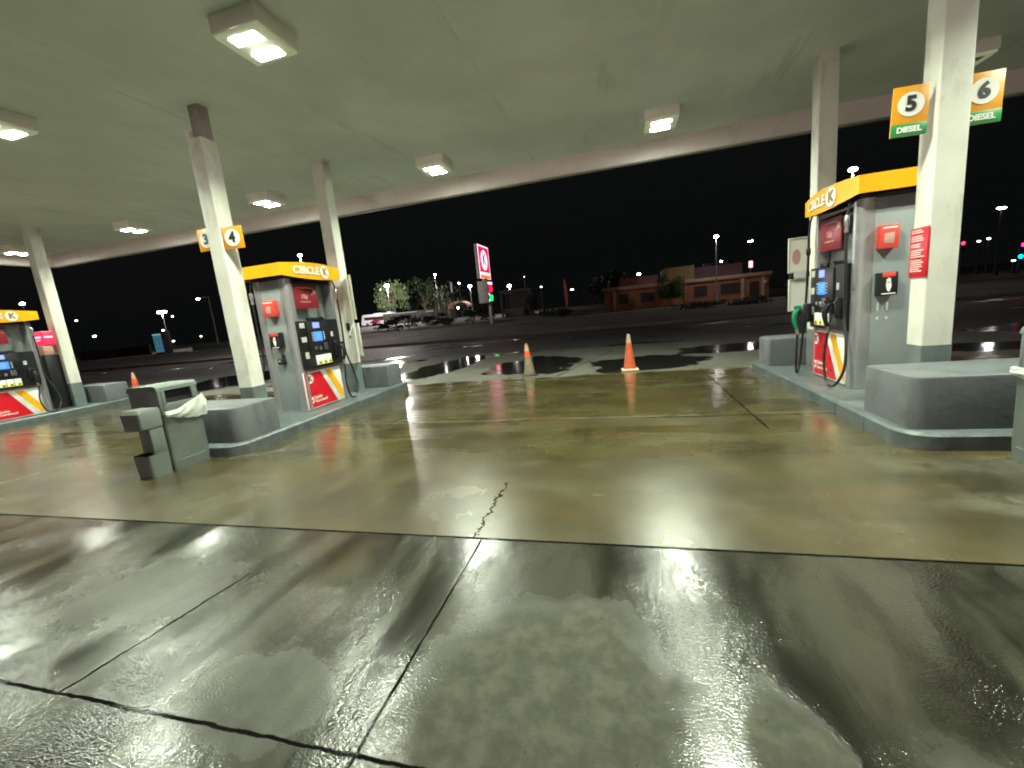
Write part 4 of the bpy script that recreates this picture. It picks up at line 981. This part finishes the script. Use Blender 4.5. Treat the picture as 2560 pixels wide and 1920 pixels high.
# ------------------------------------------------------------------ the shop the forecourt belongs to
o = empty('shop_building', (-2, -11, 0)); tag(o, 'long lit shop front facing the pumps from across the parking bays', 'shop')
g = MB(); g.box((0, -5, .3), (34, 10, .6)); g.box((0, -5, 4.25), (34, 10, 1.1)); g.box((0, -5.2, 2.1), (33.6, 9.6, 3.0)); g.build('wall', stucco('shop_wall', (.45, .38, .33)), o)
g = MB(); g.box((0, .03, 4.45), (34.2, .12, .5), .02); g.build('fascia_band', RED, o)
SHOPW = glow('lit_shop_window', (1., .76, .74), 1.7, (.1, .1, .1))
for k in range(9):
    x = -15.2 + k * 3.8
    g = MB(); g.box((x, -.2, 2.15), (3.5, .06, 2.9)); wn = g.build('window' if k != 4 else 'door', SHOPW, o)
    g = MB()
    for dx in (-1.8, -.6, .6, 1.8): g.box((x + dx, -.1, 2.15), (.07, .1, 3.1))
    for dz in (.64, 3.66): g.box((x, -.1, dz), (3.53, .1, .08))
    g.build('frame', DARKM, wn)

# ------------------------------------------------------------------ night sky
w = bpy.data.worlds.new('World'); scene.world = w; w.use_nodes = True; nt = w.node_tree
sky = nt.nodes.new('ShaderNodeTexSky'); sky.sky_type = 'NISHITA'; sky.sun_disc = False; sky.sun_elevation = R(-4); sky.sun_rotation = R(200)
bg = nt.nodes['Background']; nt.links.new(sky.outputs[0], bg.inputs[0]); bg.inputs[1].default_value = .05
city = nt.nodes.new('ShaderNodeBackground'); city.inputs[0].default_value = (.0026, .0031, .0031, 1); city.inputs[1].default_value = 1.
add = nt.nodes.new('ShaderNodeAddShader'); nt.links.new(bg.outputs[0], add.inputs[0]); nt.links.new(city.outputs[0], add.inputs[1]); nt.links.new(add.outputs[0], nt.nodes['World Output'].inputs[0])

# ------------------------------------------------------------------ camera
p, r, y = R(9.812), R(-5.615), R(-15.441)
fwd = Vector((math.sin(y) * math.cos(p), math.cos(y) * math.cos(p), -math.sin(p))); right = Vector((math.cos(y), -math.sin(y), 0)); up = right.cross(fwd)
r2 = right * math.cos(r) + up * math.sin(r); u2 = -right * math.sin(r) + up * math.cos(r)
cam = bpy.data.cameras.new('camera'); cam.sensor_width = 36; cam.sensor_fit = 'HORIZONTAL'; cam.lens = 1047.2 / 2560 * 36; cam.clip_start = .05; cam.clip_end = 1500
co = bpy.data.objects.new('camera', cam); col.objects.link(co)
M = Matrix((r2, u2, -fwd)).transposed().to_4x4(); M.translation = (0, 0, CAM_H); co.matrix_world = M
scene.camera = co
scene.render.engine = 'CYCLES'
scene.cycles.use_denoising = True; scene.cycles.filter_width = 1.9
scene.cycles.max_bounces = 7; scene.cycles.diffuse_bounces = 4; scene.cycles.glossy_bounces = 4
scene.cycles.sample_clamp_indirect = 6.
scene.view_settings.view_transform = 'Standard'; scene.view_settings.look = 'None'
scene.view_settings.exposure = .12; scene.view_settings.gamma = 1.
